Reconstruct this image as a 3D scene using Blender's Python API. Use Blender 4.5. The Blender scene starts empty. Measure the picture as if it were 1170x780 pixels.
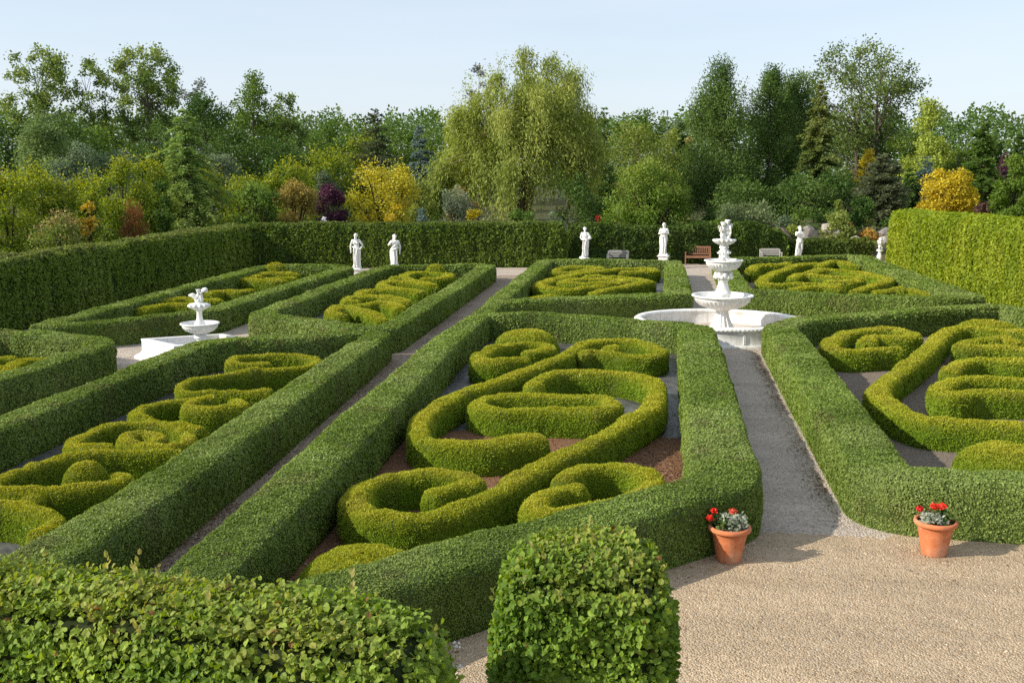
import bpy, bmesh, math, random
import numpy as np
from math import radians as rad, sin, cos, pi, sqrt
from mathutils import Vector, Matrix

scene = bpy.context.scene
COL = scene.collection
# ------------------------------------------------------------------ camera
EYE = np.array([0.0, 0.0, 4.5])
cam_data = bpy.data.cameras.new('camera')
cam_data.lens = 36.0
cam_data.sensor_width = 36.0
cam_data.clip_end = 3000.0
cam = bpy.data.objects.new('camera', cam_data)
COL.objects.link(cam)
cam.location = EYE
cam.rotation_euler = (rad(90 - 9.224), 0.0, rad(8.635))
scene.camera = cam
scene.render.resolution_x, scene.render.resolution_y = 1024, 682
# ------------------------------------------------------------------ sky and sun
SUN_EL, SUN_AZ = rad(29.0), math.atan2(-cos(rad(24)), -sin(rad(24)))   # azimuth from +Y towards +X
SUN_DIR = Vector((sin(SUN_AZ) * cos(SUN_EL), cos(SUN_AZ) * cos(SUN_EL), sin(SUN_EL)))
world = bpy.data.worlds.new('World')
scene.world = world
world.use_nodes = True
wt = world.node_tree
wt.nodes.clear()
sky = wt.nodes.new('ShaderNodeTexSky')
sky.sky_type = 'NISHITA'
sky.sun_disc = False
sky.sun_elevation = SUN_EL
sky.sun_rotation = SUN_AZ
sky.air_density, sky.dust_density, sky.ozone_density = 1.0, 1.2, 1.4
tc = wt.nodes.new('ShaderNodeTexCoord')
mp = wt.nodes.new('ShaderNodeMapping')
mp.inputs['Scale'].default_value = (1.2, 1.2, 9.0)
mp.inputs['Rotation'].default_value = (0.03, 0.02, 0.4)
nz = wt.nodes.new('ShaderNodeTexNoise')
nz.inputs['Scale'].default_value = 1.6
nz.inputs['Detail'].default_value = 6.0
nz.inputs['Roughness'].default_value = 0.55
cr = wt.nodes.new('ShaderNodeMapRange')
cr.inputs['From Min'].default_value = 0.30
cr.inputs['From Max'].default_value = 0.72
cr.inputs['To Min'].default_value = 0.5
cr.inputs['To Max'].default_value = 0.8
mx = wt.nodes.new('ShaderNodeMix')
mx.data_type = 'RGBA'
mx.inputs['B'].default_value = (4.55, 5.0, 5.65, 1)          # thin high cloud veil
bg = wt.nodes.new('ShaderNodeBackground')
bg.inputs['Strength'].default_value = 0.136
wo = wt.nodes.new('ShaderNodeOutputWorld')
L = wt.links.new
L(tc.outputs['Generated'], mp.inputs['Vector'])
L(mp.outputs['Vector'], nz.inputs['Vector'])
L(nz.outputs['Fac'], cr.inputs['Value'])
L(cr.outputs['Result'], mx.inputs['Factor'])
L(sky.outputs['Color'], mx.inputs['A'])
L(mx.outputs['Result'], bg.inputs['Color'])
L(bg.outputs['Background'], wo.inputs['Surface'])
sun_data = bpy.data.lights.new('sun', 'SUN')
sun_data.energy = 4.5
sun_data.angle = rad(0.53)
sun_data.color = (1.0, 0.93, 0.80)
sun = bpy.data.objects.new('sun', sun_data)
COL.objects.link(sun)
sun.location = (-60, -30, 60)
sun.rotation_euler = (-SUN_DIR).to_track_quat('-Z', 'Y').to_euler()
# ------------------------------------------------------------------ exposure and render settings
scene.view_settings.view_transform = 'Standard'
scene.view_settings.look = 'None'
scene.view_settings.exposure = 0.43
scene.view_settings.gamma = 1.0
scene.view_settings.use_curve_mapping = False
scene.cycles.max_bounces = 6
scene.cycles.diffuse_bounces = 3
scene.cycles.glossy_bounces = 2
scene.cycles.transmission_bounces = 3
scene.cycles.caustics_reflective = False
scene.cycles.caustics_refractive = False
scene.cycles.use_denoising = False

# ================================================================== plan of the garden (metres; x across, y along the paths)
SCROLLS = {
 'A': [
  [(-1.73,23.13),(-1.89,22.9),(-1.65,23.29),(-1.1,23.09),(-0.62,22.89),(-0.21,23.09),(-0.11,23.88),(-0.42,24.71),(-1.01,25.1),(-1.58,24.89),(-1.99,24.08),(-2.25,22.61),(-2.64,21.48),(-3.1,20.04),(-3.49,18.95),(-3.8,18.19),(-3.94,17.29),(-4.04,16.51),(-3.87,15.5),(-3.58,14.98),(-3.08,14.82),(-2.54,14.9),(-2.12,15.2),(-1.77,15.38)],
  [(-2.34,19.2),(-2.55,19.47),(-2.38,20.23),(-2.11,20.72),(-1.47,20.82),(-0.71,20.65),(-0.25,20.08),(-0.14,19.09),(-0.21,17.75),(-0.48,16.92),(-1.14,15.04),(-1.54,14.15),(-2.08,12.67),(-2.44,11.88),(-2.89,11.43),(-3.37,11.43),(-3.69,11.67),(-3.85,12.12),(-3.84,12.64),(-3.55,13.07),(-3.14,13.28),(-2.71,13.23),(-2.49,12.95),(-2.75,12.65),(-3.04,12.37)],
  [(-3.28,17.54),(-3.24,18.11),(-2.79,18.34),(-1.59,18.52),(-1.1,18.44),(-0.91,17.9),(-1.04,17.38),(-1.94,17.32),(-2.85,17.19)],
  [(-3.24,22.9),(-2.97,23.16),(-2.72,23.56),(-2.82,24.15),(-3.13,24.38),(-3.56,24.23),(-4.0,23.4),(-4.12,22.22),(-3.84,21.48),(-3.42,21.74),(-2.95,22.07)],
  [(-0.93,12.85),(-1.2,12.84),(-1.47,12.48),(-1.55,12.01),(-1.35,11.74),(-0.9,11.98),(-0.37,12.53),(-0.13,13.2),(-0.21,13.69),(-0.55,13.99),(-0.92,13.91),(-1.23,13.57),(-1.36,13.08)],
 ],
 'G': [
  [(4.85,25.62),(5.15,26.54),(5.56,26.42),(5.98,26.49),(6.19,27.07),(6.05,27.74),(5.56,27.82),(4.79,27.31),(4.08,25.74),(3.85,24.58),(4.23,24.29),(4.95,24.65),(5.53,24.9)],
  [(10.32,26.97),(9.82,27.81),(9.2,27.98),(8.58,28.2),(7.91,28.42),(7.36,27.94),(6.68,26.42),(5.88,24.33),(4.99,22.25),(4.41,20.95),(4.02,19.91),(3.95,18.91),(4.09,18.04),(4.34,17.53),(4.87,17.39),(5.8,17.28),(6.72,17.24)],
  [(8.76,24.71),(8.21,25.12),(7.46,25.25),(6.95,25.24),(7.22,25.88),(7.72,26.36),(8.18,26.5),(8.44,25.83)],
  [(5.79,21.75),(6.11,22.68),(6.56,23.39),(7.0,23.62),(7.78,23.52),(8.41,23.4)],
  [(7.83,21.35),(7.08,21.31),(6.07,21.25),(5.63,20.95),(5.2,20.09),(5.22,19.58),(5.74,19.9),(6.65,19.96),(7.32,19.9)],
 ],
 'E': [
  [(-8.39,20.77),(-8.83,20.57),(-9.24,20.59),(-9.43,21.2),(-9.2,21.56),(-8.57,21.84),(-7.93,21.72),(-7.51,21.15),(-7.54,20.62),(-7.95,20.22),(-8.38,19.92),(-8.86,19.46),(-9.25,18.86),(-9.22,18.18),(-8.84,17.7),(-8.44,17.85),(-7.78,17.88),(-7.25,18.03)],
  [(-8.05,17.28),(-8.29,17.14),(-8.3,16.62),(-8.03,16.3),(-7.68,16.39),(-7.4,16.56),(-7.36,16.8),(-7.75,17.15)],
  [(-8.41,17.22),(-8.76,17.02),(-9.01,16.55),(-8.9,15.89),(-8.41,15.5),(-7.75,15.2),(-7.24,14.97)],
  [(-7.51,14.15),(-7.84,14.51),(-8.17,14.58),(-8.14,14.17),(-7.66,13.9),(-7.26,13.93),(-7.18,14.25),(-7.42,14.79),(-7.82,15.15),(-8.2,15.29),(-8.72,15.21),(-8.98,14.7),(-8.89,13.99),(-8.57,13.65),(-8.06,13.78)],
  [(-7.01,13.89),(-7.55,13.69),(-8.12,13.47),(-8.57,13.09),(-8.71,12.48),(-8.81,12.05),(-8.6,11.69),(-8.2,11.6),(-7.71,11.73),(-7.37,11.98),(-7.11,12.28),(-7.23,12.5),(-7.5,12.55)],
  [(-8.39,11.18),(-8.14,11.16),(-7.91,11.17),(-7.45,10.95),(-7.1,10.71),(-6.97,10.37),(-6.98,10.06)],
  [(-7.89,11.55),(-7.82,11.21),(-7.85,11.09)],
 ],
 'C': [
  [(-9.17,28.24),(-9.69,28.72),(-10.0,29.77),(-9.85,30.37),(-9.05,29.56),(-8.24,28.38),(-7.83,27.63)],
  [(-9.69,31.67),(-10.15,31.54),(-10.39,32.51),(-9.91,32.89),(-9.19,33.0),(-8.51,32.37),(-8.19,31.44)],
  [(-9.85,30.37),(-9.59,30.89),(-9.04,31.42),(-8.42,30.96),(-7.92,29.88)],
  [(-8.26,31.43),(-9.3,32.86),(-10.25,33.53),(-10.59,34.4),(-10.22,35.01),(-9.27,35.01),(-8.35,34.61)],
  [(-8.36,34.47),(-9.34,35.28),(-10.21,36.09),(-10.47,37.04),(-9.91,37.43),(-8.48,37.03)],
  [(-8.44,36.88),(-9.58,38.13),(-10.46,39.87),(-10.39,41.37),(-9.58,41.49),(-8.8,41.04),(-8.81,39.25),(-9.65,39.12)],
 ],
 'B': [
  [(-1.98,42.82),(-1.14,43.2),(-0.56,43.71),(-0.78,44.73),(-1.82,44.57),(-2.41,43.6),(-2.99,42.83),(-3.74,41.57),(-4.38,39.07),(-4.66,37.33),(-4.13,36.28),(-3.37,35.97),(-2.83,36.78),(-2.26,37.31)],
  [(-3.29,40.71),(-2.88,41.23),(-2.28,41.17),(-1.35,40.4),(-0.64,39.36),(-1.0,38.35),(-1.89,36.68),(-2.57,35.04)],
  [(-3.92,38.45),(-3.34,39.52),(-2.19,39.69),(-1.55,39.08),(-2.11,38.31),(-3.22,38.15)],
  [(-4.69,43.26),(-4.5,44.53),(-3.81,45.0),(-2.88,44.59),(-3.62,42.82),(-4.35,42.29)],
  [(-4.55,31.83),(-4.39,33.14),(-3.97,33.73),(-3.69,34.31)],
 ],
 'H': [
  [(3.47,44.22),(3.97,46.72),(5.06,47.53),(5.48,48.49)],
  [(6.87,48.7),(5.99,47.68),(5.13,45.65),(4.16,42.85),(3.62,40.32),(3.71,38.88),(4.58,39.15),(5.5,39.3),(6.36,38.55)],
  [(5.78,43.82),(6.54,45.07),(7.36,44.81),(8.0,43.61),(8.5,41.95),(8.24,40.63),(7.25,38.62),(6.48,37.07)],
  [(4.85,41.57),(5.41,42.86),(6.62,42.17),(7.41,41.62),(6.97,40.43),(5.91,40.59)],
  [(6.65,47.13),(7.56,49.61),(8.09,49.34),(8.27,47.37)],
  [(7.06,36.76),(8.06,37.57),(8.62,37.26),(9.09,36.32)],
  [(4.31,37.14),(5.36,38.26),(6.27,37.98)],
 ],
 'D': [
  [(-15.7,28.55),(-15.61,29.87),(-14.79,30.1),(-14.32,30.34)],
  [(-16.0,30.48),(-15.67,31.46),(-14.57,30.87),(-14.47,31.47)],
  [(-15.57,32.85),(-15.3,33.82),(-14.74,33.64),(-14.54,34.49)],
  [(-16.64,36.25),(-16.68,37.71),(-15.83,37.59),(-14.78,37.17),(-14.49,37.55)],
  [(-16.67,38.31),(-15.89,38.17),(-15.05,38.3),(-14.39,38.57)],
  [(-16.46,39.32),(-16.3,40.09),(-15.63,40.28),(-14.89,40.11)],
 ],
 'F': [
  [(-13.45,18.96),(-13.82,19.86),(-13.84,20.48),(-13.42,20.66)],
  [(-14.72,19.98),(-14.64,20.47),(-14.3,20.67)],
  [(-14.09,18.54),(-13.92,19.05),(-13.81,19.58)],
 ],
}
MOUNDS = {
 'A': [(-3.49,25.37,0.85,0.62),(-3.14,10.04,0.75,0.5),(-1.24,23.56,0.32,0.55)],
 'G': [(8.79,29.61,0.9,0.5),(5.14,15.88,0.75,0.48),(7.9,26.25,0.3,0.58)],
 'E': [(-7.77,12.44,0.42,0.68)],
 'C': [(-10.05,33.48,0.33,0.62),(-10.36,38.17,0.38,0.62),(-9.7,42.19,0.45,0.75),(-9.54,28.88,0.3,0.6)],
 'H': [(5.36,49.29,0.5,0.65),(8.04,37.48,0.4,0.6)],
 'D': [(-16.36,41.18,0.55,0.8),(-15.9,38.07,0.4,0.6)],
}
# kind, x, y, height, crown bottom, crown width (metres)
TREES = [
 ('sparse', -67.9, 104.7, 18.2, 5.9, 7.1),
 ('thin', -62.0, 107.4, 17.0, 5.4, 6.3),
 ('tall', -57.1, 108.4, 18.7, 5.9, 7.1),
 ('dark_round', -45.4, 97.2, 14.1, 3.2, 5.6),
 ('grey_twig', -57.7, 121.3, 16.7, 9.8, 3.6),
 ('tall_b', -42.2, 101.9, 15.0, 3.6, 5.3),
 ('slim_b', -40.3, 106.0, 13.6, 5.4, 3.3),
 ('dark_low1', -60.9, 89.0, 9.9, 2.9, 4.9),
 ('dark_low2', -57.3, 92.7, 10.5, 3.3, 6.7),
 ('dark_low3', -60.1, 102.5, 10.5, 4.5, 5.5),
 ('pale_willowy', -48.6, 75.4, 9.2, 3.5, 4.1),
 ('bluegrey1', -44.9, 73.6, 7.3, 3.5, 3.3),
 ('bluegrey2', -44.1, 77.8, 7.1, 3.5, 3.5),
 ('dark_low4', -47.6, 92.0, 9.8, 3.3, 5.7),
 ('dark_low5', -41.8, 94.9, 9.5, 3.3, 5.0),
 ('dark_low6', -36.4, 93.5, 8.5, 3.3, 4.9),
 ('far1', -43.8, 122.6, 11.5, 4.5, 4.9),
 ('far2', -41.9, 128.0, 11.5, 4.5, 5.6),
 ('larch_l', -26.4, 54.0, 8.1, 1.2, 4.0),
 ('bluegrey3', -34.9, 77.0, 6.7, 3.5, 3.1),
 ('gold1', -26.3, 38.0, 4.6, 1.0, 2.8),
 ('gold2', -26.7, 41.1, 4.9, 1.0, 3.0),
 ('gold3', -26.6, 44.2, 4.9, 0.9, 2.8),
 ('gold4', -26.6, 47.3, 5.2, 0.7, 2.8),
 ('gold5', -26.6, 50.4, 5.4, 0.7, 2.7),
 ('gold6', -26.9, 57.5, 5.2, 1.5, 3.1),
 ('gold7', -27.3, 63.6, 4.9, 1.4, 3.4),
 ('gold8', -27.6, 72.8, 5.4, 1.3, 4.5),
 ('gold9', -26.2, 78.4, 6.7, 1.8, 4.8),
 ('gold10', -26.3, 86.8, 8.2, 2.3, 3.8),
 ('round_green', -21.5, 52.0, 4.3, 1.1, 2.8),
 ('brown_shrub', -20.3, 54.3, 4.3, 1.0, 3.1),
 ('purple_shrub', -19.0, 56.4, 3.9, 1.1, 2.0),
 ('yellow_shrub', -16.7, 59.0, 5.1, 0.7, 4.5),
 ('yellow_small', -14.7, 53.9, 3.1, 1.0, 1.2),
 ('white_flower', -17.3, 50.3, 2.6, 1.8, 0.7),
 ('yellow_slim', -23.3, 38.8, 3.4, 1.3, 0.9),
 ('rust_shrub', -23.3, 42.3, 3.1, 1.1, 1.4),
 ('mixed_shrub', -23.3, 36.7, 3.1, 1.2, 2.4),
 ('thuja_l', -24.1, 46.5, 4.3, 1.2, 1.0),
 ('dark_pine', -23.5, 81.3, 9.8, 2.1, 5.0),
 ('dark_pine_low', -23.1, 68.4, 5.8, 2.4, 2.4),
 ('far3', -31.4, 117.3, 11.3, 4.5, 5.0),
 ('far4', -28.7, 124.8, 11.2, 4.5, 6.4),
 ('blue_spruce_l', -21.4, 87.6, 8.7, 3.4, 3.2),
 ('dark_thujas', -19.9, 75.1, 6.1, 2.9, 1.9),
 ('far_mid', -19.9, 100.0, 7.9, 2.0, 5.1),
 ('under1', -16.1, 71.4, 4.8, 0.6, 3.1),
 ('under2', -13.2, 65.5, 3.9, 0.9, 2.5),
 ('grey_shrub', -12.8, 61.5, 3.9, 1.1, 2.1),
 ('yellow_dwarf', -10.9, 57.5, 2.7, 1.3, 1.0),
 ('blue_dwarf', -13.6, 56.1, 2.9, 1.5, 0.7),
 ('olive_col', -15.5, 63.2, 4.2, 1.0, 2.2),
 ('willow', -10.6, 73.6, 12.9, 2.1, 11.3),
 ('grey_top', -15.0, 81.1, 13.3, 8.5, 1.5),
 ('clipped_block', -8.3, 57.9, 2.6, 1.3, 1.7),
 ('sage_low', -6.5, 58.1, 2.5, 1.3, 1.8),
 ('dark_under', -6.0, 68.7, 4.2, 0.8, 3.5),
 ('dark_under2', -4.3, 71.2, 5.4, 0.8, 1.8),
 ('far5', -8.1, 128.2, 12.7, 4.5, 2.8),
 ('far6', -4.3, 134.0, 13.1, 5.6, 6.7),
 ('far7', -0.2, 132.3, 11.4, 5.6, 5.5),
 ('far8', -12.8, 132.4, 11.5, 4.5, 5.6),
 ('olive_tree', -2.7, 86.4, 8.8, 1.0, 6.5),
 ('olive_tree2', 0.1, 90.9, 8.5, 1.5, 3.8),
 ('red_shrub', -3.9, 57.5, 2.5, 1.5, 0.8),
 ('round_big', -1.1, 59.4, 5.4, 0.1, 5.6),
 ('yellow_col', 1.7, 95.1, 7.8, 5.3, 0.8),
 ('dark_con_m', 1.0, 103.5, 9.7, 1.1, 2.6),
 ('thuja_m', 2.3, 59.6, 3.2, 0.8, 1.0),
 ('juniper', 4.8, 64.0, 3.1, 1.3, 4.9),
 ('larch1', 3.7, 79.8, 12.8, 0, 6.2),
 ('larch2', 7.5, 82.4, 12.8, 0, 5.1),
 ('larch3', 9.6, 84.8, 12.6, 0, 5.1),
 ('larch4', 10.4, 76.5, 11.2, 0, 2.7),
 ('under_larch', 5.0, 72.4, 4.2, 0, 4.8),
 ('under_larch2', 8.6, 71.0, 4.5, 0, 5.6),
 ('under_larch3', 11.5, 73.6, 5.0, 0, 3.9),
 ('big_ash', 17.4, 102.0, 16.5, 6.9, 10.6),
 ('gold_con', 16.1, 88.9, 6.9, 2.0, 1.7),
 ('dark_mid', 19.5, 104.1, 8.8, 2.8, 3.7),
 ('grey_pine', 13.6, 69.9, 5.7, 0.0, 3.5),
 ('dome_dark', 11.2, 63.0, 3.3, 0, 1.8),
 ('pale_tree', 22.7, 96.8, 11.2, 3.4, 5.1),
 ('pale_round', 21.6, 101.3, 8.5, 2.5, 4.9),
 ('pale_round2', 26.9, 103.0, 7.9, 2.5, 4.9),
 ('blue_spruce_r', 17.9, 76.7, 5.8, 1.5, 2.1),
 ('dark_con_s', 16.7, 76.4, 4.9, 0.9, 2.1),
 ('slim_conifer', 22.4, 79.9, 8.6, 1.4, 2.3),
 ('purple_tree', 28.3, 95.0, 7.6, 2.3, 2.3),
 ('dark_r', 28.2, 97.1, 8.1, 2.2, 2.0),
 ('spruce_r', 28.4, 90.9, 7.8, 2.0, 1.7),
 ('green_r', 19.3, 62.5, 5.5, 1.1, 2.7),
 ('gold_ball', 16.8, 66.2, 5.0, 1.1, 3.5),
 ('dark_shrub_r', 18.3, 64.0, 2.9, 1.0, 1.5),
 ('rock_shrub', 9.4, 60.5, 2.5, 0.3, 2.0),
 ('rock_col', 9.7, 61.7, 3.2, 0.3, 0.6),
 ('orange_low', 11.3, 60.7, 1.5, 0.3, 2.0),
 ('sage2', 8.2, 62.2, 1.4, 0, 1.3),
 ('lowleaf', 4.0, 59.6, 1.7, 0.1, 2.0),
]
# ================================================================== helpers
rng = np.random.default_rng(11)


def norm(a):
    return a / np.maximum(np.linalg.norm(a, axis=-1, keepdims=True), 1e-9)


def vnoise(P, freq, seed=0):
    """smooth lattice value noise in 0..1 for an (n,3) array"""
    Q = P * freq + seed * 17.31
    I = np.floor(Q).astype(np.int64)
    f = Q - I
    f = f * f * (3 - 2 * f)
    out = np.zeros(len(P))
    for dx in (0, 1):
        for dy in (0, 1):
            for dz in (0, 1):
                h = (I[:, 0] + dx) * 374761393 + (I[:, 1] + dy) * 668265263 + (I[:, 2] + dz) * 2147483647 + seed * 97
                h = (h ^ (h >> 13)) * 1274126177
                h = ((h ^ (h >> 16)) & 0xFFFF) / 65535.0
                w = (f[:, 0] if dx else 1 - f[:, 0]) * (f[:, 1] if dy else 1 - f[:, 1]) * (f[:, 2] if dz else 1 - f[:, 2])
                out += w * h
    return out


def tag(o, label=None, cat=None, group=None, kind=None):
    if label:
        o['label'] = label
    if cat:
        o['category'] = cat
    if group:
        o['group'] = group
    if kind:
        o['kind'] = kind
    return o


def empty(name, loc=(0, 0, 0), rz=0.0):
    o = bpy.data.objects.new(name, None)
    COL.objects.link(o)
    o.location = loc
    o.rotation_euler = (0, 0, rz)
    return o


class Geo:
    """collects faces of any size with one colour per face, and links them as ONE mesh object"""

    def __init__(self):
        self.V, self.F, self.C, self.S, self.n = [], [], [], [], 0

    def add(self, V, F, C=(0.5, 0.5, 0.5), smooth=False):
        V = np.asarray(V, float).reshape(-1, 3)
        F = np.asarray(F, np.int64)
        C = np.asarray(C, float)
        if C.ndim == 1:
            C = np.repeat(C[None, :3], len(F), 0)
        self.V.append(V)
        self.F.append(F + self.n)
        self.C.append(C[:, :3])
        self.S.append(np.full(len(F), smooth))
        self.n += len(V)

    def build(self, name, mat, parent=None, loc=None):
        me = bpy.data.meshes.new(name)
        V = np.concatenate(self.V)
        me.vertices.add(len(V))
        me.vertices.foreach_set('co', V.astype(np.float32).ravel())
        loops = np.concatenate([f.ravel() for f in self.F])
        tot = np.concatenate([np.full(len(f), f.shape[1]) for f in self.F])
        start = np.concatenate([[0], np.cumsum(tot)[:-1]])
        me.loops.add(len(loops))
        me.loops.foreach_set('vertex_index', loops.astype(np.int32))
        me.polygons.add(len(tot))
        me.polygons.foreach_set('loop_start', start.astype(np.int32))
        me.polygons.foreach_set('loop_total', tot.astype(np.int32))
        me.polygons.foreach_set('use_smooth', np.concatenate(self.S))
        me.update(calc_edges=True)
        at = me.attributes.new('col', 'FLOAT_COLOR', 'FACE')
        C = np.concatenate(self.C)
        at.data.foreach_set('color', np.concatenate([C, np.ones((len(C), 1))], 1).astype(np.float32).ravel())
        me.materials.append(mat)
        o = bpy.data.objects.new(name, me)
        COL.objects.link(o)
        if parent:
            o.parent = parent
        if loc is not None:
            o.location = loc
        return o

    # ---- solid pieces
    def box(self, c, s, C=(.5, .5, .5), rz=0.0, rx=0.0, bev=0.0):
        bm = bmesh.new()
        bmesh.ops.create_cube(bm, size=1)
        bmesh.ops.scale(bm, vec=s, verts=bm.verts)
        if bev:
            bmesh.ops.bevel(bm, geom=bm.edges[:], offset=bev, segments=2, profile=.5, affect='EDGES')
        if rx:
            bmesh.ops.rotate(bm, cent=(0, 0, 0), matrix=Matrix.Rotation(rx, 3, 'X'), verts=bm.verts)
        if rz:
            bmesh.ops.rotate(bm, cent=(0, 0, 0), matrix=Matrix.Rotation(rz, 3, 'Z'), verts=bm.verts)
        bmesh.ops.translate(bm, vec=c, verts=bm.verts)
        self.bm(bm, C)

    def bm(self, bm, C=(.5, .5, .5), smooth=False):
        bm.verts.index_update()
        V = [v.co[:] for v in bm.verts]
        by = {}
        for f in bm.faces:
            by.setdefault(len(f.verts), []).append([v.index for v in f.verts])
        base = self.n
        first = True
        for k, fs in by.items():
            if first:
                self.add(V, fs, C, smooth)
                first = False
            else:
                self.F.append(np.array(fs) + base)
                self.C.append(np.repeat(np.array(C, float)[None, :3], len(fs), 0))
                self.S.append(np.full(len(fs), smooth))
        bm.free()

    def tube(self, pts, radii, C=(.5, .5, .5), n=7, smooth=True):
        pts = np.asarray(pts, float)
        radii = np.broadcast_to(np.asarray(radii, float), (len(pts),))
        T = norm(np.gradient(pts, axis=0))
        ref = np.where(np.abs(T[:, 2:3]) > .9, np.array([[1., 0, 0]]), np.array([[0, 0, 1.]]))
        A = norm(np.cross(T, ref))
        B = np.cross(T, A)
        th = np.arange(n) * 2 * pi / n
        V = pts[:, None] + radii[:, None, None] * (A[:, None] * np.cos(th)[None, :, None] + B[:, None] * np.sin(th)[None, :, None])
        m = len(pts)
        F = [[i * n + j, i * n + (j + 1) % n, (i + 1) * n + (j + 1) % n, (i + 1) * n + j] for i in range(m - 1) for j in range(n)]
        self.add(V.reshape(-1, 3), F, C, smooth)
        self.F.append(np.array([list(range(n))[::-1], [(m - 1) * n + j for j in range(n)]]) + self.n - m * n)
        self.C.append(np.repeat(np.array(C, float)[None, :3], 2, 0))
        self.S.append(np.full(2, False))

    def lathe(self, prof, C=(.5, .5, .5), n=48, flute=None, c=(0, 0, 0), cap=True, smooth=True):
        """prof: list of (radius, z) or (radius, z, flute amplitude); flute = number of flutes"""
        th = np.arange(n) * 2 * pi / n
        R = []
        for p in prof:
            r = p[0] * (1 + (p[2] * np.cos(flute * th) if len(p) > 2 and flute else 0 * th))
            R.append(np.stack([r * np.cos(th) + c[0], r * np.sin(th) + c[1], np.full(n, p[1] + c[2])], 1))
        V = np.concatenate(R)
        m = len(prof)
        F = [[i * n + j, i * n + (j + 1) % n, (i + 1) * n + (j + 1) % n, (i + 1) * n + j] for i in range(m - 1) for j in range(n)]
        self.add(V, F, C, smooth)
        if cap:
            self.F.append(np.array([list(range(n))[::-1], [(m - 1) * n + j for j in range(n)]]) + self.n - m * n)
            self.C.append(np.repeat(np.array(C, float)[None, :3], 2, 0))
            self.S.append(np.full(2, False))

    def rock(self, c, s, C, seed, sub=3, amp=.28):
        bm = bmesh.new()
        bmesh.ops.create_icosphere(bm, subdivisions=sub, radius=1)
        V = np.array([v.co[:] for v in bm.verts])
        d = (vnoise(V, 1.1, seed) - .5) * 2 * amp + (vnoise(V, 2.7, seed + 5) - .5) * amp * .8
        # a few flat cuts make it read as broken stone
        r = random.Random(seed)
        W = V * (1 + d)[:, None]
        for _ in range(7):
            nn = np.array([r.uniform(-1, 1), r.uniform(-1, 1), r.uniform(-.3, 1)])
            nn /= np.linalg.norm(nn)
            lim = r.uniform(.62, .85)
            k = W @ nn
            W = W - np.maximum(k - lim, 0)[:, None] * nn * .9
        W = W * np.array(s) + np.array(c)
        for v, w in zip(bm.verts, W):
            v.co = w
        self.bm(bm, C, True)

    # ---- leaves
    def leaf(self, P, D, N, ln, wd, C, shape='tri'):
        S = norm(np.cross(D, N))
        ln = np.broadcast_to(np.asarray(ln, float), (len(P),))[:, None]
        wd = np.broadcast_to(np.asarray(wd, float), (len(P),))[:, None]
        n = len(P)
        if shape == 'tri':
            V = np.stack([P - S * wd * .5, P + S * wd * .5, P + D * ln], 1)
            F = np.arange(n * 3).reshape(n, 3)
        elif shape == 'quad':
            V = np.stack([P, P + D * ln * .45 + S * wd * .5, P + D * ln, P + D * ln * .45 - S * wd * .5], 1)
            F = np.arange(n * 4).reshape(n, 4)
        else:  # a broad leaf folded along its midrib and bent down at the tip
            M = np.cross(S, D)
            up = M * wd * .07
            V = np.stack([P, P + D * ln * .22 + S * wd * .44 + up, P + D * ln * .70 + S * wd * .44 + up,
                          P + D * ln - M * ln * .16, P + D * ln * .70 - S * wd * .44 + up, P + D * ln * .22 - S * wd * .44 + up,
                          P + D * ln * .48], 1)
            i = np.arange(n)[:, None] * 7
            F = np.concatenate([i + [[0, 1, 2, 6]], i + [[0, 6, 4, 5]]])
            T = np.concatenate([i + [[6, 2, 3]], i + [[6, 3, 4]]])
            self.add(V.reshape(-1, 3), F, np.concatenate([C, C]))
            self.F.append(T + self.n - n * 7)
            self.C.append(np.concatenate([C, C]))
            self.S.append(np.full(2 * n, False))
            return
        self.add(V.reshape(-1, 3), F, C)


def rand_unit(n):
    return norm(rng.normal(size=(n, 3)))


GAIN = 1.0


def pal(n, cols, P=None, freq=.8, seed=0, jit=.16):
    """colours mixed between the palette's entries, in patches and leaf by leaf"""
    cols = np.asarray(cols, float) * GAIN
    t = rng.random(n)
    if P is not None:
        t = np.clip(.55 * t + .9 * (vnoise(P, freq, seed) - .5) + .25, 0, .9999)
    k = t * (len(cols) - 1)
    i = np.minimum(k.astype(int), len(cols) - 2)
    f = (k - i)[:, None]
    c = cols[i] * (1 - f) + cols[i + 1] * f
    return c * (1 + jit * rng.normal(size=(n, 1))).clip(.5, 1.6)


def px_size(dist, px, lo):
    return np.maximum(px * dist / 1024.0, lo)


# ================================================================== materials
def new_mat(name):
    m = bpy.data.materials.new(name)
    m.use_nodes = True
    nt = m.node_tree
    nt.nodes.clear()
    return m, nt


def nd(nt, t, **kw):
    n = nt.nodes.new(t)
    for k, v in kw.items():
        n.inputs[k.replace('_', ' ')].default_value = v
    return n


def foliage_mat(name, transl=.3, rough=.5, spec=.25):
    m, nt = new_mat(name)
    a = nt.nodes.new('ShaderNodeAttribute')
    a.attribute_name = 'col'
    p = nd(nt, 'ShaderNodeBsdfPrincipled', Roughness=rough)
    p.inputs['Specular IOR Level'].default_value = spec
    tr = nt.nodes.new('ShaderNodeBsdfTranslucent')
    hs = nd(nt, 'ShaderNodeHueSaturation', Hue=.485, Saturation=1.15, Value=1.25)
    mix = nd(nt, 'ShaderNodeMixShader', Fac=transl)
    out = nt.nodes.new('ShaderNodeOutputMaterial')
    l = nt.links.new
    l(a.outputs['Color'], p.inputs['Base Color'])
    l(a.outputs['Color'], hs.inputs['Color'])
    l(hs.outputs['Color'], tr.inputs['Color'])
    l(p.outputs[0], mix.inputs[1])
    l(tr.outputs[0], mix.inputs[2])
    l(mix.outputs[0], out.inputs['Surface'])
    return m


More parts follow.
